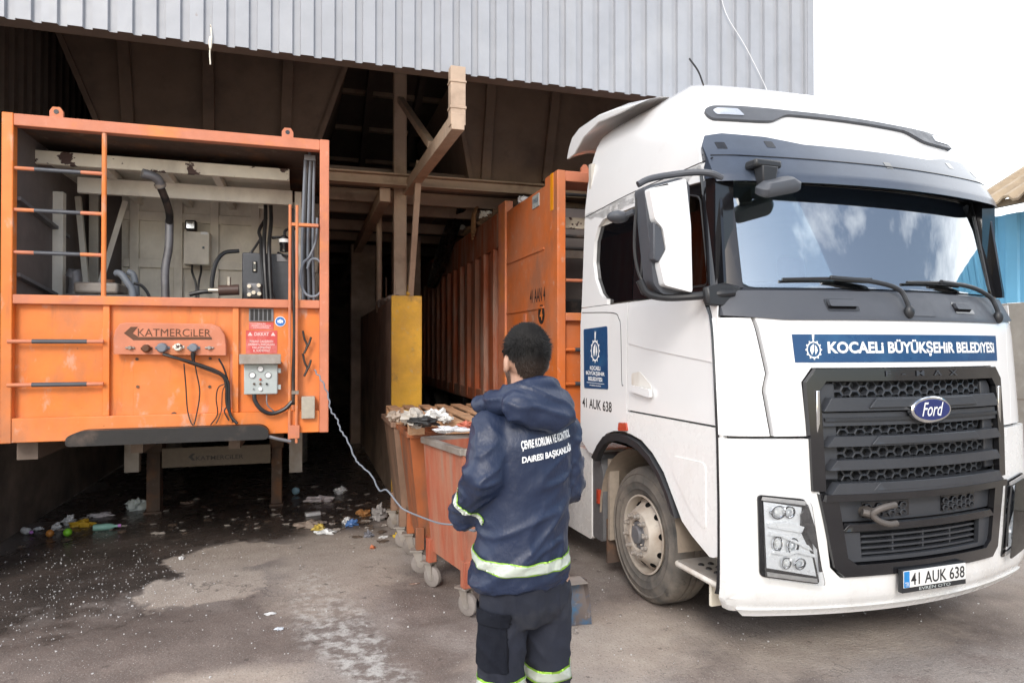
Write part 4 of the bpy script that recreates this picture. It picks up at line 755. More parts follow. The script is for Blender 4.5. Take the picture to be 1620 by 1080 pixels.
def bin_(label, y0, y1, m, fullh=1.22, x0=BX, wx=.82, legs=True):
    t = thing('waste_bin', label, 'waste bin', (x0+wx/2, (y0+y1)/2, 0), 0, 'wheeled waste bins below the pallet')
    zb_, zt_ = .30, fullh; tp = .05 if y0 < 5.6 else .10; mb = MB()
    lo = [(x0+tp, y0+tp, zb_), (x0+wx-tp, y0+tp, zb_), (x0+wx-tp, y1-tp, zb_), (x0+tp, y1-tp, zb_)]
    hi = [(x0, y0, zt_), (x0+wx, y0, zt_), (x0+wx, y1, zt_), (x0, y1, zt_)]
    mb.add(lo+hi, [(0, 1, 2, 3), (0, 1, 5, 4), (1, 2, 6, 5), (2, 3, 7, 6), (3, 0, 4, 7)])
    g = .03; lo2 = [(x0+tp+g, y0+tp+g, zb_+g), (x0+wx-tp-g, y0+tp+g, zb_+g), (x0+wx-tp-g, y1-tp-g, zb_+g), (x0+tp+g, y1-tp-g, zb_+g)]; hi2 = [(x0+g, y0+g, zt_), (x0+wx-g, y0+g, zt_), (x0+wx-g, y1-g, zt_), (x0+g, y1-g, zt_)]
    mb.add(lo2+hi2, [(0, 1, 2, 3), (0, 1, 5, 4), (1, 2, 6, 5), (2, 3, 7, 6), (3, 0, 4, 7)])
    mb.add(hi+hi2, [(0, 1, 5, 4), (1, 2, 6, 5), (2, 3, 7, 6), (3, 0, 4, 7)])
    mb.build('bin_body', m, t, smooth=20)
    mb = MB()
    for a, b in ((0, 1), (1, 2), (2, 3), (3, 0)): mb.beam(Vector(hi[a])+Vector((0, 0, .012)), Vector(hi[b])+Vector((0, 0, .012)), .055, .05)
    mb.build('bin_rim', galv if m is binred else m, t, bevel=.005)
    for xx, yy in ((x0+tp, y0+tp), (x0+tp, y1-tp), (x0+wx-tp, y0+tp), (x0+wx-tp, y1-tp)):
        mb = MB(); mb.box((xx-.035, yy-.035, .208), (xx+.035, yy+.035, .40)); mb.build('corner_leg', m, t, bevel=.004)
        caster(xx+.01, yy, R(random.uniform(-25, 25)) if yy < 5.6 else R(75), t)
    mb = MB(); mb.box((x0+.35, y0-.02, .75), (x0+wx-.35, y0-.001, .80)); mb.build('bin_handle', m, t)
    return t
nb = bin_('weathered red wheeled bin with rust streaks nearest the worker', 4.81, 5.59, binred, 1.19, x0=.99); nb.rotation_euler.z = R(12)
bin_('rusty orange wheeled bin, middle one under the pallet', 5.72, 6.46, binorange, 1.2, x0=.84)
bin_('grubby brown wheeled bin, farthest of the row at the yellow wall end', 6.52, 7.4, binbrown, 1.2, x0=.80)
pl = thing('wooden_pallet', 'broken wooden pallet strewn with rubbish lying on the wheeled bins', 'pallet', (1.6, 6.2, 1.24))
px0, px1, py0, py1, pz = .80, 1.95, 5.50, 7.2, 1.238
for i in range(7):
    xx = px0+i*(px1-px0-.1)/6; mb = MB(); mb.box((xx, py0, pz+.085), (xx+.11, py1, pz+.105)); mb.build('deck_board', wood, pl, bevel=.003)
for yy in (py0, (py0+py1)/2-.05, py1-.1):
    for xx in (px0, (px0+px1)/2-.06, px1-.13):
        mb = MB(); mb.box((xx+.002, yy+.002, pz+.002), (xx+.13, yy+.1, pz+.065)); mb.build('block', wood, pl, bevel=.003)
    mb = MB(); mb.box((px0, yy, pz+.066), (px1, yy+.1, pz+.084)); mb.build('stringer', wood, pl, bevel=.003)
mb = MB(); mb.box((px0+.3, py0-.004, pz), (px0+.95, py0+.03, pz+.1)); mb.build('end_board', wood, pl, bevel=.004)
for (x, y, s, c_, lb) in ((655, 665, (.09, .07, .06), (.42, .38, .33), 'crumpled beige rag on the left end of the pallet'), (690, 660, (.08, .07, .05), (.70, .69, .66), 'crumpled white plastic bag standing on the middle of the pallet'), (668, 668, (.12, .10, .035), (.03, .03, .03), 'black rag lying between the scraps on the pallet'), (706, 664, (.05, .05, .025), (.6, .58, .54), 'torn white paper at the back of the pallet'), (714, 680, (.13, .06, .018), (.66, .66, .67), 'flat white plastic sheet at the front edge of the pallet'), (738, 674, (.05, .05, .03), (.45, .12, .07), 'small red carton on the pallet right beside the worker'), (625, 660, (.06, .06, .04), (.35, .28, .22), 'small brown paper lump on the far corner of the pallet')):
    c = onZ(x, y, pz+.11+s[2]*.5); c.z = pz+.108+s[2]*.8; o = crumple(c, s, x*.37, nu=18, nv=12, rough=.8).build('refuse_scrap', sheet('scrap_%02d%02d' % (c_[0]*99, c_[1]*99), c_), None, smooth=25); tag(o, lb, 'litter', 'scraps on the pallet')
# ================================================================== dustpan
dp = thing('dustpan', 'worn blue metal dustpan standing upright behind the worker by the truck wheel', 'dustpan', tuple(onZ(905, 990, 0)))
b = onZ(910, 991, 0); mb = MB(); w = .105; rows_o = []
for i in range(9):
    t = i/8; z = .005+.30*t; ydep = .10*(t**1.5); hw_ = w*(1-.12*t); rows_o.append([b+Vector((-hw_-.02, ydep+.055*(.4+.6*t)-.02, z)), b+Vector((-hw_, ydep-.035*0, z))]+[b+Vector((hw_*(-1+2*j/6), ydep+.012*math.sin(math.pi*j/6), z)) for j in range(1, 6)]+[b+Vector((hw_, ydep, z)), b+Vector((hw_+.02, ydep-.05*t, z))])
n_ = len(rows_o[0]); vs = [p for r in rows_o for p in r]+[p+Vector((0, .004, 0)) for r in rows_o for p in r]; m_ = len(rows_o)*n_
mb.add(vs, [(i*n_+k, i*n_+k+1, (i+1)*n_+k+1, (i+1)*n_+k) for i in range(8) for k in range(n_-1)]+[(m_+i*n_+k, m_+(i+1)*n_+k, m_+(i+1)*n_+k+1, m_+i*n_+k+1) for i in range(8) for k in range(n_-1)]); mb.build('pan', bluepan, dp)
mb = MB(); mb.box((b.x-w*.9, b.y-.02, .30), (b.x+w*.85, b.y+.13, .306)); mb.build('pan_top', galv, dp)
mb = MB(); mb.cyl(b+Vector((-.05, .1, .28)), b+Vector((-.30, .25, .95)), .012, n=8); mb.build('handle', galv, dp)
# ================================================================== litter on the floor
def lit(name, label, x, y, shape, c_, group='litter on the bay floor', cat='litter'):
    if shape[0] == 'bag': shape = ('bag', shape[1]*.78, shape[2]*.78, shape[3]*.8)
    p = onZ(x, y, 0); m_ = sheet('litter_%02d%02d%02d' % tuple(int(v*99) for v in c_), c_, .45); mb = MB()
    if shape[0] == 'bag': mb = crumple(p+Vector((0, 0, shape[3]*.75)), shape[1:4], x*.7+y, nu=20, nv=12, rough=.8)
    if shape[0] == 'ball': mb.ball(p+Vector((0, 0, shape[1])), shape[1])
    if shape[0] == 'bottle':
        r, l, a = shape[1:]; d = Vector((math.cos(a), math.sin(a), 0)); q = p+Vector((0, 0, r))
        mb.lathe([(0, 0), (r*.9, 0), (r, l*.05), (r, l*.65), (r*.4, l*.85), (r*.4, l), (0, l)], q-d*l/2, d, 14)
        o = mb.build(name, m_); tag(o, label, cat, group); m2 = MB(); m2.lathe([(0, 0), (r*.48, 0), (r*.48, l*.12), (0, l*.12)], q+d*l*.46, d, 12); m2.build('bottle_cap', sheet('cap', (.5, .2, .55)), o); return
    if shape[0] == 'box':
        a = shape[4]; M = Matrix.Translation(p) @ Matrix.Rotation(a, 4, 'Z'); mb.box((-shape[1]/2, -shape[2]/2, .002), (shape[1]/2, shape[2]/2, shape[3]), M)
    tag(mb.build(name, m_, None, smooth=25 if shape[0] != 'ball' else 60, bevel=.004 if shape[0] == 'box' else 0), label, cat, group)
W_ = (.68, .68, .67)
lit('plastic_bag', 'big crumpled whitish plastic bag beside the left landing leg', 216, 806, ('bag', .13, .10, .09), (.55, .60, .58))
lit('plastic_bag', 'flattened white carrier bag left of the big crumpled bag', 160, 817, ('bag', .16, .07, .035), (.66, .62, .62))
lit('yellow_wrapper', 'yellow plastic wrapper near the left wall', 130, 832, ('bag', .15, .08, .045), (.62, .38, .03))
lit('paper_ball', 'white paper scrap touching the yellow wrapper', 110, 829, ('bag', .07, .06, .06), W_)
lit('paper_ball', 'white paper lump left of the yellow wrapper', 89, 837, ('bag', .06, .05, .045), W_)
lit('paper_ball', 'flat white scrap nearest the left wall foot', 60, 838, ('bag', .06, .05, .02), W_)
lit('paper_cup', 'white paper cup lying on its side at the left wall', 43, 845, ('bottle', .035, .15, -.8), W_)
lit('ball', 'small bright green ball in the puddle', 107, 848, ('ball', .042), (.20, .55, .03))
lit('orange_fruit', 'small orange fruit in the puddle left of the green ball', 79, 849, ('ball', .038), (.50, .20, .04))
lit('plastic_bottle', 'teal bottle with a purple cap lying in the puddle', 168, 838, ('bottle', .035, .24, .1), (.22, .42, .36))
lit('cardboard_piece', 'small brown cardboard piece between leg and puddle', 298, 796, ('bag', .09, .06, .02), (.30, .22, .18))
lit('food_tray', 'white oval food tray on the bay floor below the gap', 515, 844, ('bag', .13, .07, .03), (.72, .73, .72))
lit('wrapper', 'shiny clear wrapper left of the white food tray', 487, 833, ('bag', .17, .11, .05), (.34, .27, .22))
lit('yellow_wrapper', 'yellow and blue wrapper between clear wrapper and tray', 504, 838, ('bag', .07, .06, .04), (.6, .45, .1))
lit('plastic_bag', 'long white bag lying farthest back near the partition wall', 508, 793, ('bag', .22, .1, .05), (.62, .56, .56))
lit('plastic_ball', 'tiny pale blue ball right of the right landing leg', 468, 782, ('ball', .05), (.30, .5, .6))
lit('paper_ball', 'white paper ball beside the partition wall foot', 538, 781, ('bag', .09, .07, .06), W_)
lit('carton', 'small white carton lying behind the tray', 495, 815, ('box', .17, .07, .04, .2), W_)
lit('blue_packet', 'blue packet lying at the foot of the partition wall', 556, 831, ('bag', .08, .06, .045), (.08, .18, .42))
lit('paper_ball', 'white scrap at the foot of the partition wall behind the blue packet', 548, 828, ('bag', .06, .05, .045), W_)
lit('cardboard_piece', 'orange brown packet between partition wall and bins', 575, 816, ('bag', .08, .07, .05), (.42, .2, .07))
lit('plastic_cup', 'clear crushed cup lying against the partition wall', 600, 822, ('bag', .10, .09, .10), (.32, .30, .29))
lit('paper_scrap', 'white scrap on dry floor in front of the partition wall', 606, 850, ('bag', .05, .03, .012), W_)
lit('dark_wrapper', 'dark crumpled wrapper on dry floor in front of the partition wall', 583, 849, ('bag', .05, .045, .04), (.15, .15, .17))
lit('orange_wrapper', 'small orange red scrap on the dry floor before the bins', 589, 867, ('bag', .03, .03, .02), (.5, .16, .07))
lit('yellow_wrapper', 'yellow scrap under the far bin', 628, 850, ('bag', .04, .035, .03), (.6, .4, .03))
lit('paper_scrap', 'torn white paper scrap in the middle of the yard', 427, 971, ('bag', .05, .03, .008), W_)
lit('paper_scrap', 'pale bluish paper scrap in the yard, nearest of the scraps', 442, 995, ('bag', .04, .025, .008), (.55, .58, .62))
lit('pebble', 'white pebble on the edge of the sandy patch', 287, 884, ('bag', .03, .025, .018), W_)
lit('stone', 'pale stone lying under the front bumper of the truck', 1492, 934, ('bag', .05, .04, .03), (.4, .34, .28))
lit('rusty_scrap', 'thin rusty scrap on the concrete near the bin wheels', 655, 924, ('bag', .05, .015, .01), (.2, .13, .1))
mb = MB()
def speck(x, y, s):
    a = random.random()*6.28; z = gz(x, y); k = random.choice((3, 4, 5)); h = s*random.uniform(.15, .5)
    ring = [(x+s*random.uniform(.6, 1.2)*math.cos(a+i*6.283/k), y+s*random.uniform(.6, 1.2)*math.sin(a+i*6.283/k)) for i in range(k)]
    mb.add([(px_, py_, z-.002) for px_, py_ in ring]+[(px_, py_, z+h*random.uniform(.6, 1.2)+.003) for px_, py_ in ring], [tuple(range(k, 2*k))]+[(i, (i+1) % k, (i+1) % k+k, i+k) for i in range(k)])
rs = random.Random(5)
for k in range(850):
    x, y = rs.gauss(-1.75, .62), rs.gauss(6.1, .85)
    if x > -2.85 and y > 3.8: speck(x, y, .0018+.0055*rs.random()**3)
for k in range(1100): speck(rs.uniform(-2.8, 5), rs.uniform(3.6, 7.5), .0015+.007*rs.random()**4)
tag(mb.build('litter_specks', sheet('white_foam_crumbs', (.56, .55, .54), .8), smooth=0), 'countless white foam crumbs scattered over the wet floor', 'litter', kind='stuff')
for nm, cs, lb in (('debris', (.10, .07, .05), 'dark debris scattered at the back of the left bay'), ('debris', (.36, .32, .28), 'pale scraps scattered at the back of the left bay')):
    mb = MB()
    for k in range(90):
        x, y = rs.uniform(-2.7, .9), 7.7+abs(rs.gauss(0, .9)); 
        if k % 3 == 0: x, y = rs.gauss(.55, .25), rs.gauss(7.9, .6)
        s = .012+.04*rs.random()**2; c = crumple((x, y, s*.2), (s, s*rs.uniform(.4, 1), s*.22), k, nu=9, nv=6, rough=.9); mb.add(c.v, c.f)
    tag(mb.build(nm, sheet('debris_%d' % (cs[0]*99), cs, .8), smooth=0), lb, 'litter', kind='stuff')
# ================================================================== the white truck (local axes: h across, v back from the front, z up)
trk = thing('truck', 'white lorry tractor unit with charcoal grille parked nose out before the right bay', 'truck', (3.70, 3.268, 0), R(1.95))
HW = [(.30, 1.20), (.38, 1.235), (.5, 1.262), (.7, 1.27), (2.15, 1.27), (2.31, 1.258), (3.05, 1.228), (3.2, 1.222), (3.40, 1.195), (3.55, 1.16), (3.66, 1.11), (3.74, 1.045), (3.80, .96), (3.84, .84), (3.87, .66), (3.89, .4), (3.895, .02)]
PROF = [(.34, .10), (.40, .035), (.48, .005), (.62, .0), (1.0, .0), (1.40, .012), (1.81, .04), (2.05, .06), (2.15, .075), (2.32, .17), (3.05, .345), (3.2, .385), (3.38, .455), (3.5, .535), (3.6, .61), (3.68, .70), (3.76, .84), (3.82, .99), (3.86, 1.16), (3.885, 1.35), (3.895, 1.6)]
hwz = lambda z: lerp_tab(HW, z)
def prof(z): return (lerp_tab(PROF, z-.025)+lerp_tab(PROF, z)+lerp_tab(PROF, z+.025))/3
def vfront(h, z):
    H = hwz(z); a = min(abs(h), H); k = .15-.03*max(0, min(1, (z-2.3)/.7))
    v = prof(z)+k*a*a; h0 = H-.17
    if a > h0:
        s = min(1, (a-h0)/.17); v += .04*(1-math.sqrt(max(0, 1-s*s)))
    return v
def FR(h, z, off=0):
    H = hwz(z); a = abs(h); s = max(0, (a-(H-.22))/.22)
    return Vector((h+math.copysign(off*.6*s, h), vfront(h, z)-off, z))
def SD(sg):
    return lambda v, z, off=0: Vector((sg*(hwz(z)+off), v, z))
def mirror(poly): return [(-h, z) for h, z in reversed(poly)]
P4 = dict(world=False)
VB = 2.36
cabT = 'cab'
# --- roof shell
rows = []
zs = [3.05, 3.12, 3.2, 3.3, 3.38, 3.45, 3.52, 3.58, 3.63, 3.67, 3.71, 3.74, 3.77, 3.80, 3.825, 3.845, 3.86, 3.872, 3.883, 3.89, 3.895]
for z in zs:
    H = hwz(z); r = []; v1 = vfront(H, z)
    for i in range(14): t = i/14; r.append((-H, VB+(v1-VB)*t))
    for i in range(41): h = -H+2*H*i/40; r.append((h, vfront(h, z)))
    for i in range(14): t = (i+1)/14; r.append((H, v1+(VB-v1)*t))
    row = []
    for h, v in r:
        lift = .09*max(0, min(1, (z-3.3)/.4))*max(0, (v-.5)/1.9)+.06*max(0, min(1, (z-3.6)/.2)); row.append(Vector((h, v, z+lift)))
    rows.append(row)
mb = MB(); mb.loft(rows, cap=False); n = len(rows[0]); N_ = len(rows)
mb.f += [tuple([(N_-1)*n+k for k in range(n)])]
for j in range(N_-1): mb.f.append((j*n+n-1, j*n, (j+1)*n, (j+1)*n+n-1))
roof = mb.build('roof', white, trk, smooth=50, **P4)
# --- cab side walls
side_up = [(VB, 2.315), (VB, 3.155), (.545, 3.155), (.545, 3.035), (.8, 3.055), (1.5, 3.075), (1.98, 3.055), (2.08, 3.0), (2.145, 2.88), (2.15, 2.70), (2.10, 2.55), (2.0, 2.42), (1.93, 2.375), (1.86, 2.36), (1.86, 2.315)]
glass_rear = [(1.50, 2.325), (1.86, 2.325), (1.95, 2.36), (2.02, 2.42), (2.12, 2.55), (2.165, 2.70), (2.16, 2.88), (2.09, 3.01), (1.98, 3.065), (1.50, 3.085)]
glass_door = rounded([(.50, 2.36), (1.36, 2.36), (1.36, 3.02), (.86, 3.02), (.62, 2.95)], .05)
frame_door = [(.35, 2.325), (1.485, 2.325), (1.485, 3.08), (.8, 3.06), (.49, 3.03), (.42, 2.9)]
arch = [(2.07, 1.02), (1.96, 1.14), (1.85, 1.225), (1.72, 1.265), (1.58, 1.28), (1.43, 1.275), (1.28, 1.25), (1.12, 1.18), (.98, 1.075), (.87, .95), (.78, .81)]
rear_panel = [(1.505, 2.31), (1.505, 1.278)]+list(reversed(arch[:4]))[0:]+[(2.20, 1.03), (VB, 1.10), (VB, 2.31)]
rear_panel = [(1.505, 2.31), (1.505, 1.30), (1.58, 1.30), (1.72, 1.285), (1.86, 1.245), (1.98, 1.155), (2.09, 1.035), (2.2, 1.05), (VB, 1.14), (VB, 2.31)]
vE = lambda z: vfront(1.27, z)+.006
door = [(vE(2.31), 2.31), (vE(2.15), 2.15), (vE(2.0), 2.0), (vE(1.7), 1.7), (vE(1.475), 1.475), (1.49, 1.475), (1.49, 2.31)]
skirt = [(vE(1.46)+.004, 1.462), (vE(1.4)+.006, 1.40), (vE(1.3)+.032, 1.31), (vE(1.2)+.026, 1.22), (vE(1.06)+.034, 1.06), (vE(.95)+.004, .98), (vE(.7)+.004, .70), (.40, .655), (.44, .65), (.63, .735), (.74, .80), (.855, .945), (.965, 1.085), (1.11, 1.195), (1.27, 1.27), (1.43, 1.295), (1.49, 1.298), (1.49, 1.462)]
trim = [(p[0], p[1]) for p in arch]+[(.83, .83), (.92, .96), (1.02, 1.06), (1.15, 1.14), (1.30, 1.20), (1.45, 1.222), (1.6, 1.222), (1.72, 1.205), (1.83, 1.165), (1.92, 1.09), (1.99, 1.0)]
for sg in (-1, 1):
    S = SD(sg)
    cs = patch(side_up, S, .03, -.03).build('cab_side', white, trk, smooth=30, bevel=.008, **P4)
    patch(glass_rear, S, .012, -.042).build('rear_side_window', darkglass, trk, **P4)
    fr = patch(frame_door, S, .012, -.046)
    # window frame: four strips round the pane
    mb = MB()
    for poly in ([(.35, 2.325), (1.485, 2.325), (1.485, 2.365), (.35, 2.365)], [(1.36, 2.365), (1.485, 2.365), (1.485, 3.08), (1.36, 3.07)], [(.49, 3.03), (.62, 2.955), (.86, 3.025), (1.36, 3.025), (1.36, 3.075), (.8, 3.06)], [(.35, 2.365), (.50, 2.365), (.62, 2.95), (.49, 3.03), (.42, 2.9)]):
        p = patch(poly, S, .02, -.05); mb.add(p.v, p.f)
    mb.build('window_frame', glossblk, trk, **P4)
    patch(glass_door, S, .006, -.045).build('door_window', sideglass, trk, **P4)
    mb = MB(); mb.tube([S(a, b, -.024) for a, b in glass_door+glass_door[:1]], .007, 6, 1); mb.build('window_seal', chrome if 0 else plasticblk, trk, **P4)
    patch(rear_panel, S, .03, -.03).build('cab_side', white, trk, bevel=.006, **P4)
    # storage hatch line, pressed crease
    hp = rounded([(1.56, 1.68), (2.33, 1.60), (2.33, 2.24), (1.70, 2.24), (1.62, 2.18)], .08)
    mb = MB(); mb.tube([S(a, b, 0) for a, b in [(1.56, 1.66), (1.585, 1.70), (1.60, 2.1), (1.64, 2.19), (1.75, 2.24), (2.34, 2.27)]], .0035, 5, 4); mb.build('hatch_gap', plasticblk, trk, **P4)
    dr = patch(door, S, .03, -.03).build('door', white, trk, bevel=.007, **P4)
    # raised swage with a soft lower edge across the door
    sw = [(.34, 1.50), (.34, 1.56), (1.47, 1.60), (1.47, 1.535)]
    patch([(.34, 1.86), (1.20, 1.95), (1.47, 1.99), (1.47, 2.27), (.35, 2.27)], S, .007, 0).build('door_swage', white, dr, bevel=.0065, seg=3, **P4)
    hb = rounded([(1.13, 1.60), (1.42, 1.63), (1.43, 1.76), (1.30, 1.78), (1.13, 1.68)], .03)
    patch(hb, S, .002, .0005).build('handle_recess', whitedirty, dr, **P4)
    patch(rounded([(1.10, 1.595), (1.40, 1.625), (1.405, 1.675), (1.11, 1.655)], .02), S, .022, .012).build('door_handle', white, dr, bevel=.009, **P4)
    sk = patch(skirt, S, .035, -.03).build('door_skirt', whitelow, trk, bevel=.008, **P4)
    patch(rounded([(.47, .80), (.62, .88), (.84, 1.10), (.86, 1.22), (.47, 1.23)], .05), S, .006, .005).build('skirt_swage', whitelow, sk, bevel=.0055, seg=3, **P4)
    patch(trim, S, .05, -.015).build('wheel_arch_trim', plasticblk, trk, bevel=.012, **P4)
    if sg < 0 or True:
        c = S(1.545, 1.315, .0); mb = MB(); q = rounded([(1.47, 1.315), (1.62, 1.30), (1.61, 1.365), (1.49, 1.375)], .015); patch(q, S, .018, .001).build('side_marker', redlens, trk, bevel=.005, **P4)
    # black strips: A pillar
    pil = [(1.085, 2.325), (1.25, 2.325), (1.222, 3.10), (1.07, 3.10)]
    patch([(sg*-h if 0 else sg*h, z) for h, z in (pil if sg > 0 else list(reversed(pil)))], FR, .03, -.025).build('pillar', glossblk, trk, bevel=.006, **P4)
    mb = MB(); mb.box((min(sg*1.10, sg*1.235), .42, 2.33), (max(sg*1.10, sg*1.235), .52, 3.05)); mb.build('pillar_core', glossblk, trk, **P4)
    # entrance step behind the skirt
    mb = MB(); mb.box((min(sg*.95, sg*1.262), .33, .46), (max(sg*.95, sg*1.262), .86, .505)); st = mb.build('entry_step', whitedirty, trk, bevel=.02, **P4)
    mb = MB(); mb.box((min(sg*.97, sg*1.255), .36, .506), (max(sg*.97, sg*1.255), .82, .515)); mb.build('step_plate', galv, st, **P4)
    for i in range(4):
        for j in range(3):
            mb = MB(); x, y = sg*(1.02+.075*j), .42+.085*i; mb.lathe([(.010, 0), (.022, 0), (.018, .007), (.012, .007)], (x, y, .516), (0, 0, 1), 10); mb.build('tread_stud', blacksteel, st, **P4)
    mb = MB(); mb.prism([(sg*.98, .80, .50), (sg*.98, .36, .50), (sg*.98, .36, 1.2), (sg*.98, .80, 1.1)], (sg*-.02, 0, 0)); mb.build('step_well', sheet('cream_well', (.55, .5, .4)), trk, **P4)
    mb = MB(); mb.box((min(sg*.9, sg*1.2), .52, .30), (max(sg*.9, sg*1.2), .545, .45)); mb.build('step_bracket', cream, trk, **P4)
    # inner wheel housing
    prf = [(1.45+.60*math.cos(a), .55+.62*math.sin(a)) for a in [math.pi*i/14 for i in range(15)]]
    mb = MB(); mb.add([(sg*x, v, z) for v, z in prf for x in (.80, 1.235)], [(2*i, 2*i+2, 2*i+3, 2*i+1) for i in range(14)]); mb.add([(sg*.80, v, z) for v, z in prf], [tuple(range(15))]); mb.build('wheel_housing', sheet('dusty_housing', (.26, .21, .165), .9), trk, **P4)
    # mud flap with brush, side fairing
    mb = MB(); mb.box((min(sg*.82, sg*1.19), 1.99, .13), (max(sg*.82, sg*1.19), 2.01, .5)); mb.build('mud_flap', rustdark, trk, **P4)
    mb = MB(); mb.box((min(sg*1.11, sg*1.20), 1.93, .34), (max(sg*1.11, sg*1.20), 1.965, 1.02)); mb.build('spray_brush', sheet('dusty_brush', (.30, .25, .20), .95), trk, **P4)
    fx = sorted((sg*.78, sg*1.215)); mb = MB(); mb.prism([(fx[0], a, b) for a, b in rounded([(2.02, .30), (2.02, .90), (2.10, 1.02), (2.22, 1.04), (2.22, .30)], .03)], (fx[1]-fx[0], 0, 0)); mb.build('fairing_edge', sheet('scuffed_grey_plastic', (.12, .12, .125), .6), trk, bevel=.01, **P4)
    fx = sorted((sg*.80, sg*1.225)); mb = MB(); mb.prism([(fx[0], a, b) for a, b in rounded([(2.225, .27), (2.225, 1.045), (2.5, 1.05), (4.4, 1.0), (4.4, .25)], .04)], (fx[1]-fx[0], 0, 0)); sf = mb.build('side_fairing', whitelow, trk, bevel=.012, **P4)
    mb = MB(); mb.box((min(sg*1.2, sg*1.24), 2.06, .62), (max(sg*1.2, sg*1.24), 2.10, .74)); mb.build('side_reflector', redlens, trk, **P4)
# --- front panels
corner = [(-1.27, 1.425), (-1.27, 2.142), (-1.10, 2.142), (-1.085, 2.08), (-1.04, 1.80), (-1.065, 1.70), (-1.03, 1.425)]
for poly in (corner, mirror(corner)): patch(poly, FR, .03, -.03, .05).build('corner_panel', white, trk, bevel=.005, **P4)
gl = [(-.815, 1.36), (-.83, 1.75), (-.765, 1.835)]
hood = [(-1.078, 2.142), (-1.062, 2.08), (-1.017, 1.80), (-1.042, 1.70), (-1.007, 1.425), (-.815, 1.425), (-.83, 1.75), (-.765, 1.835), (.765, 1.835), (.83, 1.75), (.815, 1.425), (1.015, 1.425), (1.05, 1.70), (1.025, 1.80), (1.07, 2.08), (1.085, 2.142)]
patch(hood, FR, .035, -.03, .05).build('hood_panel', white, trk, bevel=.006, **P4)
bump = [(-1.27, 1.41), (-1.27, .44), (-1.22, .36), (1.22, .36), (1.27, .44), (1.27, 1.41), (.815, 1.41), (.80, 1.30), (.74, 1.00), (.695, .64), (.63, .575), (-.63, .575), (-.695, .64), (-.74, 1.00), (-.80, 1.30), (-.815, 1.41)]
bm_ = patch(bump, FR, .05, -.03, .05).build('bumper', whitelow, trk, bevel=.012, seg=3, **P4)
patch([(-1.2, .385), (1.2, .385), (1.15, .335), (-1.15, .335)], FR, .03, .01, .06).build('bumper_lip', whitelow, trk, bevel=.008, **P4)
# dark backing so that panel gaps read black
patch([(-1.24, .45), (1.24, .45), (1.24, 2.3), (-1.24, 2.3)], FR, .02, -.09, .08).build('front_bulkhead', glossblk, trk, **P4)
# --- grille
gs = [(-.81, 1.40), (-.825, 1.75), (-.76, 1.83), (.76, 1.83), (.825, 1.75), (.81, 1.40), (.79, 1.30), (.735, 1.0), (.69, .645), (.625, .58), (-.625, .58), (-.69, .645), (-.735, 1.0), (-.79, 1.30)]
gr = patch(gs, FR, .02, -.075, .06).build('grille', plasticblk, trk, **P4)
sur = [(-.81, 1.10), (-.825, 1.75), (-.76, 1.83), (.76, 1.83), (.825, 1.75), (.81, 1.10), (.73, 1.10), (.745, 1.70), (.70, 1.755), (-.70, 1.755), (-.745, 1.70), (-.73, 1.10)]
patch(sur, FR, .04, .0, .05).build('grille_surround', glossblk, gr, bevel=.012, seg=3, **P4)
low = [(-.775, 1.085), (-.735, .90), (-.685, .645), (-.62, .585), (.62, .585), (.685, .645), (.735, .90), (.775, 1.085), (.66, 1.06), (.60, .70), (.54, .655), (-.54, .655), (-.60, .70), (-.66, 1.06)]
patch(low, FR, .04, .005, .05).build('grille_surround', glossblk, gr, bevel=.012, seg=3, **P4)
def bar(z0, z1, h0, off=.0, th=.05, m=grillem, cut=.05): return patch([(-h0, z0), (-h0+cut, z1), (h0-cut, z1), (h0, z0)], FR, th, off, .05).build('grille_slat', m, gr, bevel=.014, seg=3, **P4)
bar(1.575, 1.655, .735, .005, .05); bar(1.485, 1.565, .73, -.01, .04, grillem, -.0)
bar(1.365, 1.425, .73, .005, .055); bar(1.225, 1.285, .72, .005, .055); bar(1.085, 1.150, .72, .01, .06)
bar(1.515, 1.535, .725, .0, .045, plasticblk, .0)
for z0, z1 in ((1.375, 1.405), (1.10, 1.13), (1.595, 1.63)):
    patch([(-.45, z0), (-.40, z1+.02), (.40, z1+.02), (.45, z0)], FR, .012, .06, .05).build('grille_slat', grillem, gr, bevel=.006, **P4)
patch([(-.76, 1.045), (-.755, 1.085), (.755, 1.085), (.76, 1.045)], FR, .055, .02, .05).build('grille_slat', glossblk, gr, bevel=.016, seg=3, **P4)
for sg in (-1, 1):
    patch([(sg*h, z) for h, z in ([(.62, 1.16), (.735, 1.16), (.74, 1.69), (.70, 1.74), (.62, 1.74)] if sg > 0 else [(.62, 1.74), (.70, 1.74), (.74, 1.69), (.735, 1.16), (.62, 1.16)])], FR, .03, -.03, .05).build('grille_slat', grillem, gr, bevel=.01, **P4)
    mb = MB(); mb.box((sg*.765-.012, FR(.765, 1.55, .045).y, 1.42), (sg*.765+.012, FR(.765, 1.55, .03).y, 1.70)); mb.build('chrome_strip', chrome, gr, bevel=.004, **P4)
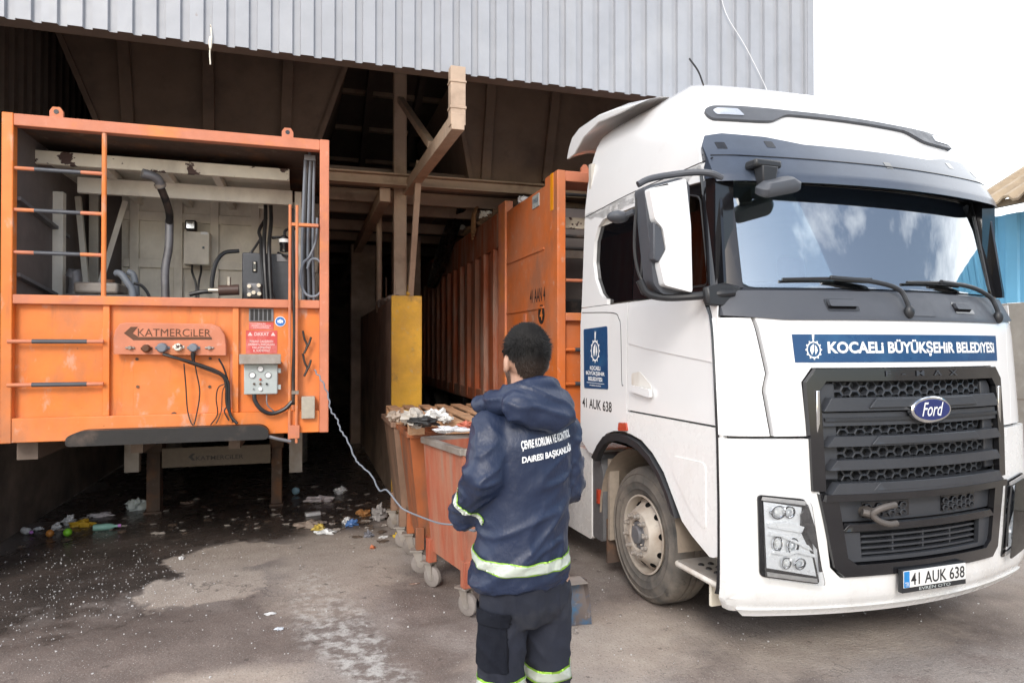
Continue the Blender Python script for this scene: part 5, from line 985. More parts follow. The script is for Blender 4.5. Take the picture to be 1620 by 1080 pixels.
def honey(z0, z1, h0, off, s=.034, name='honeycomb'):
    mb = MB(); dx = s*1.5*1.15; dz = s*.866*2; i = 0; h = -h0
    while h <= h0:
        z = z0+(dz/2 if i % 2 else 0)
        while z <= z1+1e-6:
            if z-s*.8 > z0-.03 and z+s*.8 < z1+.03:
                o_, n_ = [], []
                for k in range(6):
                    a = k*math.pi/3; o_.append((h+s*1.15*math.cos(a), z+s*math.sin(a))); n_.append((h+s*.80*math.cos(a)*1.15, z+s*.74*math.sin(a)))
                vs = [FR(*p, off+.014) for p in o_]+[FR(*p, off+.016) for p in n_]+[FR(*p, off-.02) for p in n_]
                mb.add(vs, [(k, (k+1) % 6, (k+1) % 6+6, k+6) for k in range(6)]+[(k+6, (k+1) % 6+6, (k+1) % 6+12, k+12) for k in range(6)])
            z += dz
        h += dx; i += 1
    mb.build(name, grillem, gr, smooth=0, **P4)
honey(1.665, 1.745, .60, -.02); honey(1.435, 1.48, .58, -.02); honey(1.29, 1.36, .60, -.02); honey(1.155, 1.22, .56, -.02)
# lower module: recess, tow hook, bottom slats
patch([(-.66, .905), (-.69, 1.04), (.69, 1.04), (.66, .905)], FR, .03, -.03, .05).build('lower_module', grillem, gr, bevel=.01, **P4)
for a, b in ((-.47, -.13), (.14, .47)):
    patch([(a, .925), (b, .925), (b, 1.02), (a, 1.02)], FR, .004, .001, .05).build('vent_recess', glossblk, gr, **P4)
    mb = MB(); s = .026; h = a+.03; i = 0
    while h < b-.02:
        z = .945+(.022 if i % 2 else 0)
        while z < 1.005:
            o_ = [(h+s*1.1*math.cos(k*math.pi/3), z+s*.9*math.sin(k*math.pi/3)) for k in range(6)]; n_ = [(h+s*.8*math.cos(k*math.pi/3), z+s*.66*math.sin(k*math.pi/3)) for k in range(6)]
            mb.add([FR(*p, .014) for p in o_]+[FR(*p, .016) for p in n_]+[FR(*p, .004) for p in n_], [(k, (k+1) % 6, (k+1) % 6+6, k+6) for k in range(6)]+[(k+6, (k+1) % 6+6, (k+1) % 6+12, k+12) for k in range(6)]); z += .045
        h += .043; i += 1
    mb.build('honeycomb', grillem, gr, smooth=0, **P4)
bar(.855, .90, .64, .0, .045, glossblk)
for z0 in (.70, .735, .77, .805): patch([(-.48, z0), (.48, z0), (.47, z0+.012), (-.47, z0+.012)], FR, .05, -.05, .05).build('grille_slat', grillem, gr, bevel=.003, **P4)
for h in (-.24, 0, .24): patch([(h-.006, .695), (h+.006, .695), (h+.006, .82), (h-.006, .82)], FR, .04, -.05, .05).build('grille_slat', grillem, gr, **P4)
patch([(-.585, .665), (-.64, .845), (-.50, .845), (-.49, .69), (.49, .69), (.50, .845), (.64, .845), (.585, .665)], FR, .03, -.01, .05).build('lower_module', grillem, gr, bevel=.008, **P4)
c = FR(-.46, .965, .02); th = mat('cast_tow_hook', (.12, .105, .095), .55, .3, bump=.15)
mb = MB(); mb.cyl(c+Vector((0, .06, 0)), c+Vector((0, -.05, 0)), .035, n=14); tw = mb.build('tow_hook', th, trk, **P4)
mb = MB(); mb.tube([c+Vector((.12, -.10, .055)), c+Vector((.06, -.10, .05)), c+Vector((.0, -.085, .03)), c+Vector((-.02, -.07, 0)), c+Vector((.01, -.085, -.035)), c+Vector((.07, -.10, -.055)), c+Vector((.13, -.10, -.055))], .019, 10); mb.build('tow_jaw', th, tw, **P4)
mb = MB(); mb.cyl(c+Vector((-.06, -.03, .01)), c+Vector((-.02, -.05, 0)), .022, n=10); mb.build('tow_jaw', th, tw, **P4)
# badge lettering on the surround, oval badge
text('lettering', 'F-MAX', gr, FR, -.30, 1.782, .60, .034, grillem, off=.046, space=2.6, bold=.004)
mb = MB(); cc = FR(0, 1.575, .07); ov = lambda rx, rz, y, n=36: [Vector((rx*math.cos(2*math.pi*k/n), cc.y-y, 1.575+rz*math.sin(2*math.pi*k/n))) for k in range(n)]
mb.loft([ov(.165, .082, -.02), ov(.165, .082, .006), ov(.158, .075, .012)]); mb.build('badge_ring', chrome, gr, smooth=40, **P4)
mb = MB(); mb.loft([ov(.148, .066, .010), ov(.146, .064, .0155)]); mb.build('badge_oval', ford_blue, gr, smooth=40, **P4)
text('lettering', 'Ford', gr, lambda a, b, o: Vector((a, cc.y-.0155-o, b)), -.088, 1.536, .176, .085, letterw, off=.002, shear=.35, bold=.006)
# headlights
for sg in (-1, 1):
    mk = (lambda P: P) if sg < 0 else mirror
    hl = rounded([(-1.125, 1.085), (-1.115, .60), (-.765, .545), (-.80, .70), (-.85, 1.055)], .03)
    hd = patch(mk(hl), FR, .012, .019, .04).build('headlight', glossblk, trk, bevel=.004, **P4)
    refl = mk([(-1.10, 1.045), (-1.085, .655), (-.80, .60), (-.825, .72), (-.90, .88), (-.885, 1.01)])
    patch(refl, FR, .004, .040, .03).build('lamp_reflector', lampm, hd, **P4)
    patch(mk([(-1.105, 1.075), (-1.11, 1.055), (-.865, 1.022), (-.86, 1.045)]), FR, .006, .040, .03).build('lamp_strip', sheet('grey_lamp_strip', (.35, .34, .33)), hd, **P4)
    patch(mk([(-1.085, .632), (-1.08, .605), (-.79, .560), (-.795, .585)]), FR, .006, .040, .03).build('lamp_strip', sheet('grey_lamp_strip', (.35, .34, .33)), hd, **P4)
    for k, (h, z, rx, rz) in enumerate(((-1.03, .985, .055, .040), (-.965, .985, .04, .036), (-1.035, .80, .035, .045), (-.945, .785, .042, .05), (-.985, .685, .036, .034), (-.905, .68, .042, .034))):
        p = FR(sg*-h if sg > 0 else h, z, .045); p = FR(h if sg < 0 else -h, z, .045)
        mb = MB(); M = Matrix.Rotation(R(-90), 4, 'X'); ring = [(1, .0), (1.0, .014), (.86, .014), (.55, -.004), (.0, -.008)]
        vs = [Vector((p.x+rx*r*math.cos(2*math.pi*i/18), p.y-hh, p.z+rz*r*math.sin(2*math.pi*i/18))) for r, hh in ring for i in range(18)]
        mb.add(vs, [(j*18+i, j*18+(i+1) % 18, (j+1)*18+(i+1) % 18, (j+1)*18+i) for j in range(4) for i in range(18)]); mb.build('lamp_bowl', chrome, hd, **P4)
        mb = MB(); mb.ball((p.x, p.y-.006, p.z), (rx*.45, .012, rz*.45)); mb.build('lamp_bulb', lens if k % 2 else platew, hd, smooth=60, **P4)
    for poly in ([(-1.09, .925), (-1.085, .90), (-.90, .865), (-.885, .90), (-.98, .93)], [(-1.08, .875), (-.86, .79), (-.835, .755), (-1.02, .845), (-1.08, .85)], [(-1.065, .745), (-.98, .725), (-.93, .745), (-.815, .715), (-.82, .735), (-.93, .765), (-.99, .75), (-1.06, .765)]):
        patch(mk(poly), FR, .022, .044, .03).build('lamp_bezel', lampm, hd, bevel=.006, **P4)
    patch(mk([(-.90, .97), (-.895, .89), (-.80, .76), (-.79, .63), (-.775, .63), (-.82, .90), (-.86, 1.03)]), FR, .012, .050, .03).build('lamp_bezel', glossblk, hd, bevel=.004, **P4)
    patch(mk(rounded([(-1.12, 1.08), (-1.11, .605), (-.77, .55), (-.805, .70), (-.855, 1.05)], .03)), FR, .004, .080, .04).build('lamp_cover', lens, hd, **P4)
# number plate
yp = FR(0, .55, .06).y
mb = MB(); mb.box((-.265, yp-.012, .475), (.265, yp+.02, .615)); npl = mb.build('number_plate', plasticblk, trk, bevel=.004, **P4)
mb = MB(); mb.box((-.258, yp-.016, .507), (.258, yp-.012, .609)); mb.build('plate_face', platew, npl, bevel=.002, **P4)
mb = MB(); mb.box((-.256, yp-.0175, .510), (-.212, yp-.016, .606)); mb.build('plate_strip', sheet('plate_blue', (.02, .22, .55)), npl, **P4)
FP = lambda a, b, o: Vector((a, yp-.016-o, b))
text('lettering', '41 AUK 638', npl, FP, -.200, .520, .445, .074, letterk, bold=.012, off=.0015)
text('lettering', 'TR', npl, FP, -.250, .516, .032, .026, letterw, off=.003)
text('lettering', 'EVREN OTO', npl, lambda a, b, o: Vector((a, yp-.012-o, b)), -.13, .482, .26, .019, boxgrey, off=.001, bold=.01)
# long blue municipal sign on the hood
ls = patch([(-.872, 2.040), (-.862, 1.868), (.862, 1.868), (.872, 2.040)], FR, .003, .006, .05).build('name_sign', navyblue, trk, **P4)
text('lettering', 'KOCAELi BÜYÜKŞEHiR BELEDiYESi', ls, FR, -.655, 1.905, 1.48, .105, letterw, off=.011, bold=.035)
def emblem(fn, a, b, s, parent, fl=1):
    mb = MB()
    def P(x, y, o=0): return fn(a+fl*x*s, b+y*s, .0015+o)
    ri, ro, n = .36, .50, 12; pts = []
    for k in range(n):
        for (da, r) in ((-.20, ro*.86), (-.14, ro), (.14, ro), (.20, ro*.86)): t = 2*math.pi*(k+da)/n; pts.append((r*math.cos(t), r*1.15*math.sin(t)))
    m = len(pts); inn = [(ri*math.cos(2*math.pi*i/m-.1), ri*1.15*math.sin(2*math.pi*i/m-.1)) for i in range(m)]
    mb.add([P(*p) for p in pts]+[P(*p) for p in inn], [(i, (i+1) % m, (i+1) % m+m, i+m) for i in range(m)])
    for poly in ([(-.12, -.30), (.02, -.05), (.02, .36), (-.18, .18), (-.22, -.05)], [(.08, -.30), (.24, -.05), (.20, .15), (.08, .30)], [(-.05, .58), (.05, .58), (.10, .95), (.0, .86), (-.06, .95)]):
        mb.add([P(*p) for p in poly], [tuple(range(len(poly)))])
    mb.build('emblem', letterw, parent, smooth=0, **P4)
emblem(lambda a, b, o: FR(a, b, .010+o), -.745, 1.945, .105, ls)
# side sign, number, hatch
S = SD(-1)
sg_ = patch(rounded([(1.815, 1.615), (2.275, 1.60), (2.285, 2.12), (1.83, 2.135)], .02), S, .003, .001).build('side_sign', navyblue, trk, **P4)
emblem(lambda a, b, o: S(a, b, .004+o), 2.05, 1.93, .18, sg_, -1)
for s_, z, w, h in (('KOCAELi', 1.765, .20, .035), ('BÜYÜKŞEHiR', 1.713, .36, .046), ('BELEDiYESi', 1.672, .27, .034), ('ÇALIŞINCA OLUYOR', 1.625, .22, .014)):
    text('lettering', s_, sg_, S, 2.05+w/2, z, w, h, letterw, off=.006, bold=.03, flip=True)
mb = MB(); mb.add([S(2.22, 1.652, .0055), S(1.88, 1.652, .0055), S(1.88, 1.656, .0055), S(2.22, 1.656, .0055)], [(0, 1, 2, 3)]); mb.build('sign_rule', letterw, sg_, **P4)
text('lettering', '41 AUK 638', trk, S, 2.315, 1.43, .56, .085, letterk, off=.002, bold=.012, flip=True)
# --- cowl, windscreen, wipers
cw = patch([(-1.245, 2.155), (-1.235, 2.315), (1.235, 2.315), (1.245, 2.155), (.9, 2.128), (-.9, 2.128)], FR, .045, -.03, .06).build('cowl', plastic, trk, bevel=.014, seg=3, **P4)
for h0 in (-.62, .42):
    patch(rounded([(h0, 2.185), (h0+.22, 2.185), (h0+.22, 2.262), (h0, 2.262)], .015), FR, .002, .0155, .05).build('grip_recess', glossblk, cw, **P4)
    patch(rounded([(h0+.015, 2.215), (h0+.215, 2.215), (h0+.205, 2.258), (h0+.02, 2.258)], .012), FR, .022, .016, .05).build('grip_handle', plastic, cw, bevel=.008, **P4)
patch([(-.02, 2.16), (.20, 2.16), (.22, 2.28), (0, 2.28)], FR, .004, .0155, .05).build('cowl_recess', plastic, cw, **P4)
wsp = rounded([(-1.10, 2.335), (1.10, 2.335), (1.085, 3.09), (-1.085, 3.09)], .10)
patch(wsp, FR, .006, -.012, .05).build('windscreen', wsglass, trk, smooth=60, **P4)
ring = [(-1.10, 2.315), (1.10, 2.315), (1.10, 2.37), (-1.10, 2.37)]
patch(ring, FR, .004, -.022, .05).build('windscreen_band', glossblk, trk, **P4)
mb = MB(); patch([(-1.085, 3.035), (1.085, 3.035), (1.085, 3.1), (-1.085, 3.1)], FR, .02, -.01, .05).build('windscreen_band', glossblk, trk, **P4)
for tip, piv, arm in (((-.85, 2.385), (-.04, 2.215), (-.16, 2.375)), ((.06, 2.385), (.93, 2.20), (.77, 2.375))):
    mb = MB(); a = FR(*tip, .02); b = FR(tip[0]+.62, tip[1]+.01, .02); mb.tube([a, a.lerp(b, .5)+Vector((0, -.015, .004)), b], .010, 6); w = mb.build('wiper_blade', plasticblk, trk, **P4)
    mb = MB(); mb.tube([FR(piv[0], piv[1]-.03, .035), FR(piv[0]-.01, piv[1]+.04, .06), FR(piv[0]-.04, piv[1]+.115, .065), FR(arm[0]-.08, arm[1], .05), FR(tip[0]+.30, tip[1]+.012, .045)], .015, 8); mb.build('wiper_arm', plasticblk, w, **P4)
    mb = MB(); mb.ball(FR(piv[0], piv[1]-.03, .03), (.034, .028, .045)); mb.build('wiper_pivot', plasticblk, w, **P4)
# --- sun visor
def VS(h, t, o=0):       # t from 0 (lower lip) to 1 (top edge)
    z = 2.985+.36*t+(.03*(abs(h)/1.2)**2)*(t); H = 1.255
    lip = .13*(1-t)+.018
    zz = max(z, 3.05); base = prof(zz)+.12*h*h+.03*max(0, (abs(h)-1.05)/.2)**2
    return Vector((h, base-lip-o+.0, z))
vp = [(-1.245, .16), (-1.235, 0.04), (1.235, 0.04), (1.245, .16), (1.235, .72), (1.19, .93), (1.08, .99), (.8, .97), (.55, .86), (-.55, .86), (-.8, .97), (-1.08, .99), (-1.19, .93), (-1.235, .72)]
patch([(-1.215, 3.03), (1.215, 3.03), (1.212, 3.22), (-1.212, 3.22)], FR, .006, .003, .06).build('visor_backing', glossblk, trk, **P4)
vis = patch(vp, VS, .008, 0, .06).build('sun_visor', visorm, trk, smooth=40, **P4)
mb = MB(); mb.tube([VS(h, .52, .011) for h in [-1.22+2.44*i/20 for i in range(21)]], .004, 5, 2); mb.build('visor_crease', glossblk, vis, **P4)
for h, t, s in ((-1.13, .72, .03), (-.80, .8, .03), (.05, .55, .03), (.80, .8, .03), (1.13, .72, .03)):
    patch(rounded([(h-s, t-.07), (h+s, t-.07), (h+s, t+.07), (h-s, t+.07)], .012), VS, .001, .009, .05).build('visor_clip', glossblk, vis, **P4)
for sg in (-1, 1):
    mb = MB(); a = [VS(sg*1.24, t) for t in (.10, .3, .5, .72)]; b = [Vector((sg*(1.236-.012*i), .535+.03*i, p.z+.02)) for i, p in enumerate(a)]
    vs = a+b; vs2 = [p+Vector((-sg*.008, 0, 0)) for p in vs]; mb.add(vs+vs2, [(i, i+1, i+5, i+4) for i in range(3)]+[(i+8, i+12, i+13, i+9) for i in range(3)]); mb.build('visor_cheek', visorm, vis, **P4)
# --- grey marker bar over the visor
def RFX(h, z, o=0):
    p = FR(h, z); lift = .09*max(0, min(1, (z-3.3)/.4))*max(0, (p.y-.5)/1.9)+.06*max(0, min(1, (z-3.6)/.2)); return Vector((h*(1+o*.3), p.y-o*.9, z+lift+o*.4))
br = rounded([(-1.095, 3.475), (-1.115, 3.545), (-1.05, 3.585), (-.85, 3.592), (-.58, 3.585), (-.45, 3.580), (.45, 3.580), (.58, 3.585), (.85, 3.592), (1.05, 3.585), (1.115, 3.545), (1.095, 3.475), (.80, 3.470), (.68, 3.475), (.54, 3.545), (-.54, 3.545), (-.68, 3.475), (-.80, 3.470)], .04, 3)
mbar = patch(br, RFX, .03, -.005, .05).build('marker_bar', plastic, trk, bevel=.012, seg=3, **P4)
for sg in (-1, 1):
    pl_ = rounded([(.86, 3.505), (1.05, 3.505), (1.06, 3.54), (1.02, 3.562), (.88, 3.562)], .012, 3); pl_ = pl_ if sg > 0 else mirror(pl_)
    patch(pl_, RFX, .006, .024, .03).build('marker_lamp', chrome, mbar, bevel=.002, **P4)
# roof rear spoiler
sp2 = [(1.40, 3.95), (1.75, 4.035), (2.1, 4.09), (2.5, 4.10), (2.66, 4.06), (2.74, 3.98), (2.79, 3.88), (2.73, 3.872), (2.60, 3.885), (2.40, 3.98), (2.1, 4.02), (1.7, 3.97)]
mb = MB(); rws = []
for h in [-1.21+.11*i for i in range(23)]:
    e = max(0, (abs(h)-.9)/.31); rws.append([Vector((h, v+.02, z-.09*e*e-.02)) for v, z in sp2])
mb.loft(rws); mb.build('roof_spoiler', white, trk, bevel=.012, smooth=50, **P4)
mb = MB(); mb.tube([(-.95, .95, 3.84), (-.96, 1.0, 3.96), (-.98, 1.08, 4.08)], .007, 6); mb.build('antenna', blacksteel, trk, **P4)
mb = MB(); mb.tube([SD(-1)(a, b, .0) for a, b in ((VB, 3.13), (1.6, 3.165), (.9, 3.165), (.46, 3.165))], .004, 5); mb.build('roof_seam', plasticblk, trk, **P4)
# --- mirrors
for sg in (-1, 1):
    def Q(h, z, v):       # the right hand mirror is folded back along the door
        if sg < 0: return Vector((-h, v, z))
        t = R(72); a, b = h-1.27, v-.42; return Vector((1.30+a*math.cos(t)+b*math.sin(t)*.6, .55+a*math.sin(t)-b*math.cos(t), z))
    cov = rounded([(1.695, 2.93), (1.435, 3.01), (1.40, 2.72), (1.39, 2.30), (1.59, 2.34), (1.625, 2.48), (1.575, 2.56), (1.60, 2.69), (1.655, 2.74)], .02)
    mb = MB(); mb.prism([Q(a, b, .44) for a, b in cov], (0, .10, 0)); mr = mb.build('mirror', white, trk, bevel=.022, seg=4, **P4)
    hs = rounded([(1.70, 2.95), (1.44, 3.03), (1.37, 3.0), (1.365, 2.29), (1.57, 2.29), (1.63, 2.35)], .03)
    mb = MB(); mb.prism([Q(a, b, .50) for a, b in hs], (0, .12, 0)); mb.build('mirror_housing', plastic, mr, bevel=.02, seg=3, **P4)
    mb = MB(); mb.prism([Q(a, b, .621) for a, b in rounded([(1.67, 2.93), (1.40, 2.98), (1.39, 2.33), (1.60, 2.33)], .03)], (0, .003, 0)); mb.build('mirror_glass', chrome, mr, **P4)
    mb = MB(); mb.tube([Q(1.20, 3.02, .40), Q(1.27, 3.05, .42), Q(1.36, 3.06, .47), Q(1.48, 3.05, .53), Q(1.62, 3.02, .56), Q(1.70, 2.98, .57)], .021, 10); mb.build('mirror_arm', plastic, mr, **P4)
    mb = MB(); mb.tube([Q(1.16, 2.30, .34), Q(1.27, 2.29, .36), Q(1.37, 2.28, .46), Q(1.52, 2.275, .53), Q(1.64, 2.30, .56), Q(1.69, 2.38, .57)], .026, 10); mb.build('mirror_arm', plasticblk, mr, **P4)
    mb = MB(); mb.tube([Q(1.59, 2.31, .60), Q(1.64, 2.40, .64), Q(1.672, 2.52, .65), Q(1.685, 2.66, .64), Q(1.69, 2.9, .60)], .011, 8); mb.build('mirror_frame', plasticblk, mr, **P4)
    mb = MB(); mb.prism([Q(a, b, .45) for a, b in ((1.66, 2.73), (1.605, 2.69), (1.575, 2.56), (1.625, 2.48), (1.66, 2.5))], (0, .06, 0)); mb.build('mirror_step', plastic, mr, bevel=.008, **P4)
    mb = MB(); mb.ball(Q(1.76, 2.80, .72), (.075, .06, .040), nu=18); mb.tube([Q(1.74, 2.80, .72), Q(1.70, 2.82, .62)], .02, 6); mb.build('wide_mirror', plastic, mr, smooth=60, **P4)
    mb = MB(); mb.prism([Q(a, b, .34) for a, b in ((1.10, 2.20), (1.35, 2.22), (1.36, 2.33), (1.22, 2.36), (1.10, 2.34))], (0, .05, 0)); mb.build('mirror_base', plasticblk, mr, bevel=.015, **P4)
# front kerb mirror
p0 = VS(-.91, .2, .02)
mb = MB(); mb.box((-1.06, p0.y-.05, 3.075), (-.86, p0.y+.06, 3.125)); km = mb.build('front_mirror', plasticblk, trk, bevel=.015, **P4)
mb = MB(); mb.loft([[Vector((-.96+x*s, p0.y-.02+y*s, z)) for x, y in ((-.055, -.04), (.055, -.04), (.055, .04), (-.055, .04))] for z, s in ((3.08, 1.1), (2.96, .8))]); mb.build('mirror_stem', plasticblk, km, bevel=.008, **P4)
mb = MB(); M = Matrix.Rotation(R(-14), 3, 'Y') @ Matrix.Rotation(R(25), 3, 'X'); pts = [Vector((x, y, 0)) for x, y in rounded([(-.15, -.06), (.13, -.07), (.16, .0), (.13, .06), (-.15, .05)], .04)]
mb.loft([[M @ (p*s+Vector((0, 0, z)))+Vector((-.905, p0.y-.06, 2.95)) for p in pts] for s, z in ((.7, .05), (1, .02), (1, -.02), (.85, -.035))]); mb.build('mirror_head', plastic, km, bevel=.006, **P4)
# --- cab interior
mb = MB(); mb.box((-1.20, .40, 1.40), (1.20, 2.30, 1.48)); it = mb.build('cab_floor', dashm, trk, **P4)
mb = MB(); mb.box((-1.20, 2.28, 1.48), (1.20, 2.33, 3.6)); mb.build('cab_rear_wall', liner, trk, **P4)
mb = MB(); mb.box((-1.19, .62, 3.12), (1.19, 2.28, 3.16)); mb.build('headliner', liner, trk, **P4)
for sg in (-1, 1):
    mb = MB(); mb.box((min(sg*1.16, sg*1.20), .45, 1.48), (max(sg*1.16, sg*1.20), 2.3, 2.32)); mb.box((min(sg*1.16, sg*1.20), 1.50, 2.32), (max(sg*1.16, sg*1.20), 2.28, 3.1)); mb.build('door_liner', liner, trk, **P4)
mb = MB(); mb.prism([(-1.15, .36, 2.30), (-1.15, .95, 2.22), (-1.15, 1.0, 1.5), (-1.15, .40, 1.5)], (2.3, 0, 0)); mb.build('dashboard', dashm, trk, bevel=.03, **P4)
mb = MB(); mb.box((-1.05, .70, 2.215), (-.45, .98, 2.27)); mb.build('dash_top', liner, trk, bevel=.02, **P4)
for h0 in (-.62, .62):
    mb = MB(); mb.box((h0-.26, 1.25, 1.78), (h0+.26, 1.75, 1.95)); st = mb.build('seat', seatm, trk, bevel=.06, seg=3, **P4)
    mb = MB(); M = Matrix.Translation((h0, 1.72, 1.92)) @ Matrix.Rotation(R(-8), 4, 'X'); mb.box((-.25, -.06, 0), (.25, .10, .66), M); mb.build('seat_back', seatm, st, bevel=.06, seg=3, **P4)
    mb = MB(); mb.box((-.14, -.03, .68), (.14, .07, .88), M); mb.build('headrest', seatm, st, bevel=.04, seg=3, **P4)
    mb = MB(); mb.box((h0-.2, 1.3, 1.48), (h0+.2, 1.7, 1.77)); mb.build('seat_base', dashm, st, **P4)
mb = MB(); c = Vector((.62, 1.02, 2.22)); a_ = Vector((1, 0, 0)); b_ = Vector((0, .75, .66)); mb.rings([(c+(a_*math.cos(t)+b_*math.sin(t))*.22, .016) for t in [2*math.pi*i/28 for i in range(29)]], 8); sw_ = mb.build('steering_wheel', dashm, trk, **P4)
mb = MB(); mb.cyl((.62, .98, 2.24), (.62, .72, 2.02), .05); mb.tube([c-a_*.21, c+Vector((0, -.03, .02)), c+a_*.21], .018, 6); mb.build('steering_column', dashm, sw_, **P4)
mb = MB(); mb.box((-.1, .46, 2.33), (.02, .49, 2.46)); mb.build('dash_tablet', glossblk, trk, bevel=.008, **P4)
mb = MB(); mb.box((.16, .47, 2.33), (.26, .50, 2.44)); mb.build('dash_tablet', seatm, trk, bevel=.02, **P4)
# lower body core and rear wall
mb = MB(); mb.box((-1.19, .40, .95), (1.19, .5, 1.40)); mb.box((-.78, .40, .42), (.78, 2.3, 1.38)); mb.build('engine_tunnel', darksteel, trk, **P4)
mb = MB(); mb.box((-1.2, 2.33, 1.12), (1.2, VB-.002, 3.2)); mb.build('cab_back', white, trk, **P4)
mb = MB(); mb.box((-.45, .5, .62), (-.36, 6.3, .88)); mb.box((.36, .5, .62), (.45, 6.3, .88)); mb.build('chassis_rail', blacksteel, trk, **P4)
mb = MB(); mb.cyl((-1.0, 1.45, .50), (1.0, 1.45, .50), .06); mb.build('front_axle', blacksteel, trk, **P4)
mb = MB(); mb.prism([(x, 4.6, .95) for x in (-.5, .5)]+[(x, 5.3, .95) for x in (.5, -.5)], (0, 0, .12)); mb.build('fifth_wheel', blacksteel, trk, **P4)
# --- wheels
darkhole = mat('dark_hole', (.006, .006, .006), .95, var=0, rvar=0, spec=.1)
def wheel(sg, vy, rear=False):
    h = sg*1.175; c = Vector((h, vy, .515)); ax = Vector((sg, 0, 0)); rr = .515
    w_ = -.31
    mb = MB(); prf = [(.30, w_+.03), (.42, w_), (.49, w_+.02), (rr-.006, w_+.05), (rr, w_+.08), (rr, w_+.12), (rr-.012, w_+.124), (rr-.012, w_+.134), (rr, w_+.138), (rr, -.138), (rr-.012, -.134), (rr-.012, -.124), (rr, -.12), (rr, -.07), (rr-.008, -.045), (rr-.022, -.022), (.47, -.012), (.466, -.004), (.458, -.004), (.454, -.010), (.43, -.002), (.405, .002), (.400, .006), (.394, .002), (.36, -.004), (.345, -.002), (.34, -.008), (.32, -.014), (.297, -.03), (.292, -.05)]
    mb.lathe(prf, c, ax, 64); w = mb.build('wheel', tyrem, trk, smooth=40, **P4)
    mb = MB(); mb.lathe([(.297, -.02), (.302, -.014), (.300, -.008), (.288, -.008), (.284, -.02), (.283, -.13), (.26, -.15)], c, ax, 48); mb.build('rim_flange', rimm, w, smooth=40, **P4)
    d = .02 if not rear else -.20       # dish: front wheels bulge out
    mb = MB(); prf = [(.284, -.10), (.264, -.078), (.235, -.042), (.205, -.004), (.190, .022), (.176, .034), (.115, .036), (.108, .028), (.104, .0)] if not rear else [(.265, -.14), (.2, -.22), (.1, -.22)]
    n = 60; hole = []; mb.lathe(prf, c, ax, n); mb.build('rim_dish', rimm, w, smooth=30, **P4)
    a = ax.orthogonal().normalized(); b = ax.cross(a)
    for k in range(10):
        t = 2*math.pi*(k+.5)/10; rd = a*math.cos(t)+b*math.sin(t); p = c+rd*.236+ax*(-.039 if not rear else -.17)
        nrm = (rd*.07+ax*.057).normalized(); tg = ax.cross(rd); up_ = nrm.cross(tg)
        mb = MB(); mb.rings([(p-nrm*.004, .024), (p+nrm*.004, .024)], 14); mb.build('rim_hole', darkhole, w, **P4)
        p = c+rd*.148+ax*.034; mb = MB(); mb.lathe([(.021, 0), (.021, .012), (.016, .016), (.015, .040), (.008, .046), (0, .046)], p, ax, 10); mb
        mb.build('wheel_nut', galv, w, smooth=30, **P4)
    mb = MB(); mb.lathe([(.104, -.06), (.104, .02), (.098, .03), (.075, .032), (.072, .02), (.07, .045), (.055, .055), (.0, .055)], c, ax, 28); mb.build('hub', greysteel if not rear else rimm, w, smooth=30, **P4)
    for k in range(6):
        t = 2*math.pi*k/6; mb = MB(); p = c+(a*math.cos(t)+b*math.sin(t))*.086+ax*.03; mb.cyl(p, p+ax*.012, .008, n=6); mb.build('hub_bolt', rimm, w, **P4)
    return w
for sg in (-1, 1): wheel(sg, 1.45); wheel(sg, 4.95, True)
# ================================================================== the worker (local axes: x to his right, y ahead, z up)
from mathutils.bvhtree import BVHTree
WX, WY = .760, 2.318
wk = thing('person', 'worker seen from behind in navy hooded jacket with reflective bands and white back lettering', 'person', (WX, WY, gz(WX, WY)), R(11))
def skin_ext(m, N, K, p, g, nz, mix, rng, c):      # short dark beard along the jaw
    t = N.new('ShaderNodeTexCoord'); s = N.new('ShaderNodeSeparateXYZ'); K(t.outputs['Object'], s.inputs[0])
    a = rng(s.outputs[2], 1.712, 1.700); b = rng(s.outputs[1], .004, .018); f = N.new('ShaderNodeMath'); f.operation = 'MULTIPLY'; K(a, f.inputs[0]); K(b, f.inputs[1])
    d = rng(s.outputs[2], 1.60, 1.63); e = N.new('ShaderNodeMath'); e.operation = 'MULTIPLY'; K(f.outputs[0], e.inputs[0]); K(d, e.inputs[1])
    h = N.new('ShaderNodeMath'); h.operation = 'MULTIPLY'; K(e.outputs[0], h.inputs[0]); K(rng(nz(420, detail=2), .3, .6, .5, 1), h.inputs[1])
    K(mix(h.outputs[0], c, (.035, .025, .02)), p.inputs['Base Color'])
skin = mat('skin', (.46, .27, .19), .55, var=.08, bump=.04, bscale=200, layers=[((.40, .19, .13), 14, .5, .7, .5)], ext=skin_ext)
def navy_ext(m, N, K, p, g, nz, mix, rng, c):
    # creases of a coated fabric: two ridged noises, plus the weave
    def ridged(sc, st, off):
        n = nz(sc, st, 3, off); a = N.new('ShaderNodeMath'); a.operation = 'SUBTRACT'; K(n, a.inputs[0]); a.inputs[1].default_value = .5
        b = N.new('ShaderNodeMath'); b.operation = 'ABSOLUTE'; K(a.outputs[0], b.inputs[0]); return rng(b.outputs[0], 0, .10, 1, 0)
    s = N.new('ShaderNodeMath'); s.operation = 'MULTIPLY_ADD'; K(ridged(6, (1, 1, 1.5), 2), s.inputs[0]); s.inputs[1].default_value = .55; K(ridged(15, (1.4, 1, .8), 5), s.inputs[2])
    t = N.new('ShaderNodeMath'); t.operation = 'MULTIPLY_ADD'; K(nz(420, detail=2), t.inputs[0]); t.inputs[1].default_value = .08; K(s.outputs[0], t.inputs[2])
    b = N.new('ShaderNodeBump'); b.inputs['Strength'].default_value = .09; b.inputs['Distance'].default_value = .010; K(t.outputs[0], b.inputs['Height']); K(b.outputs[0], p.inputs['Normal'])
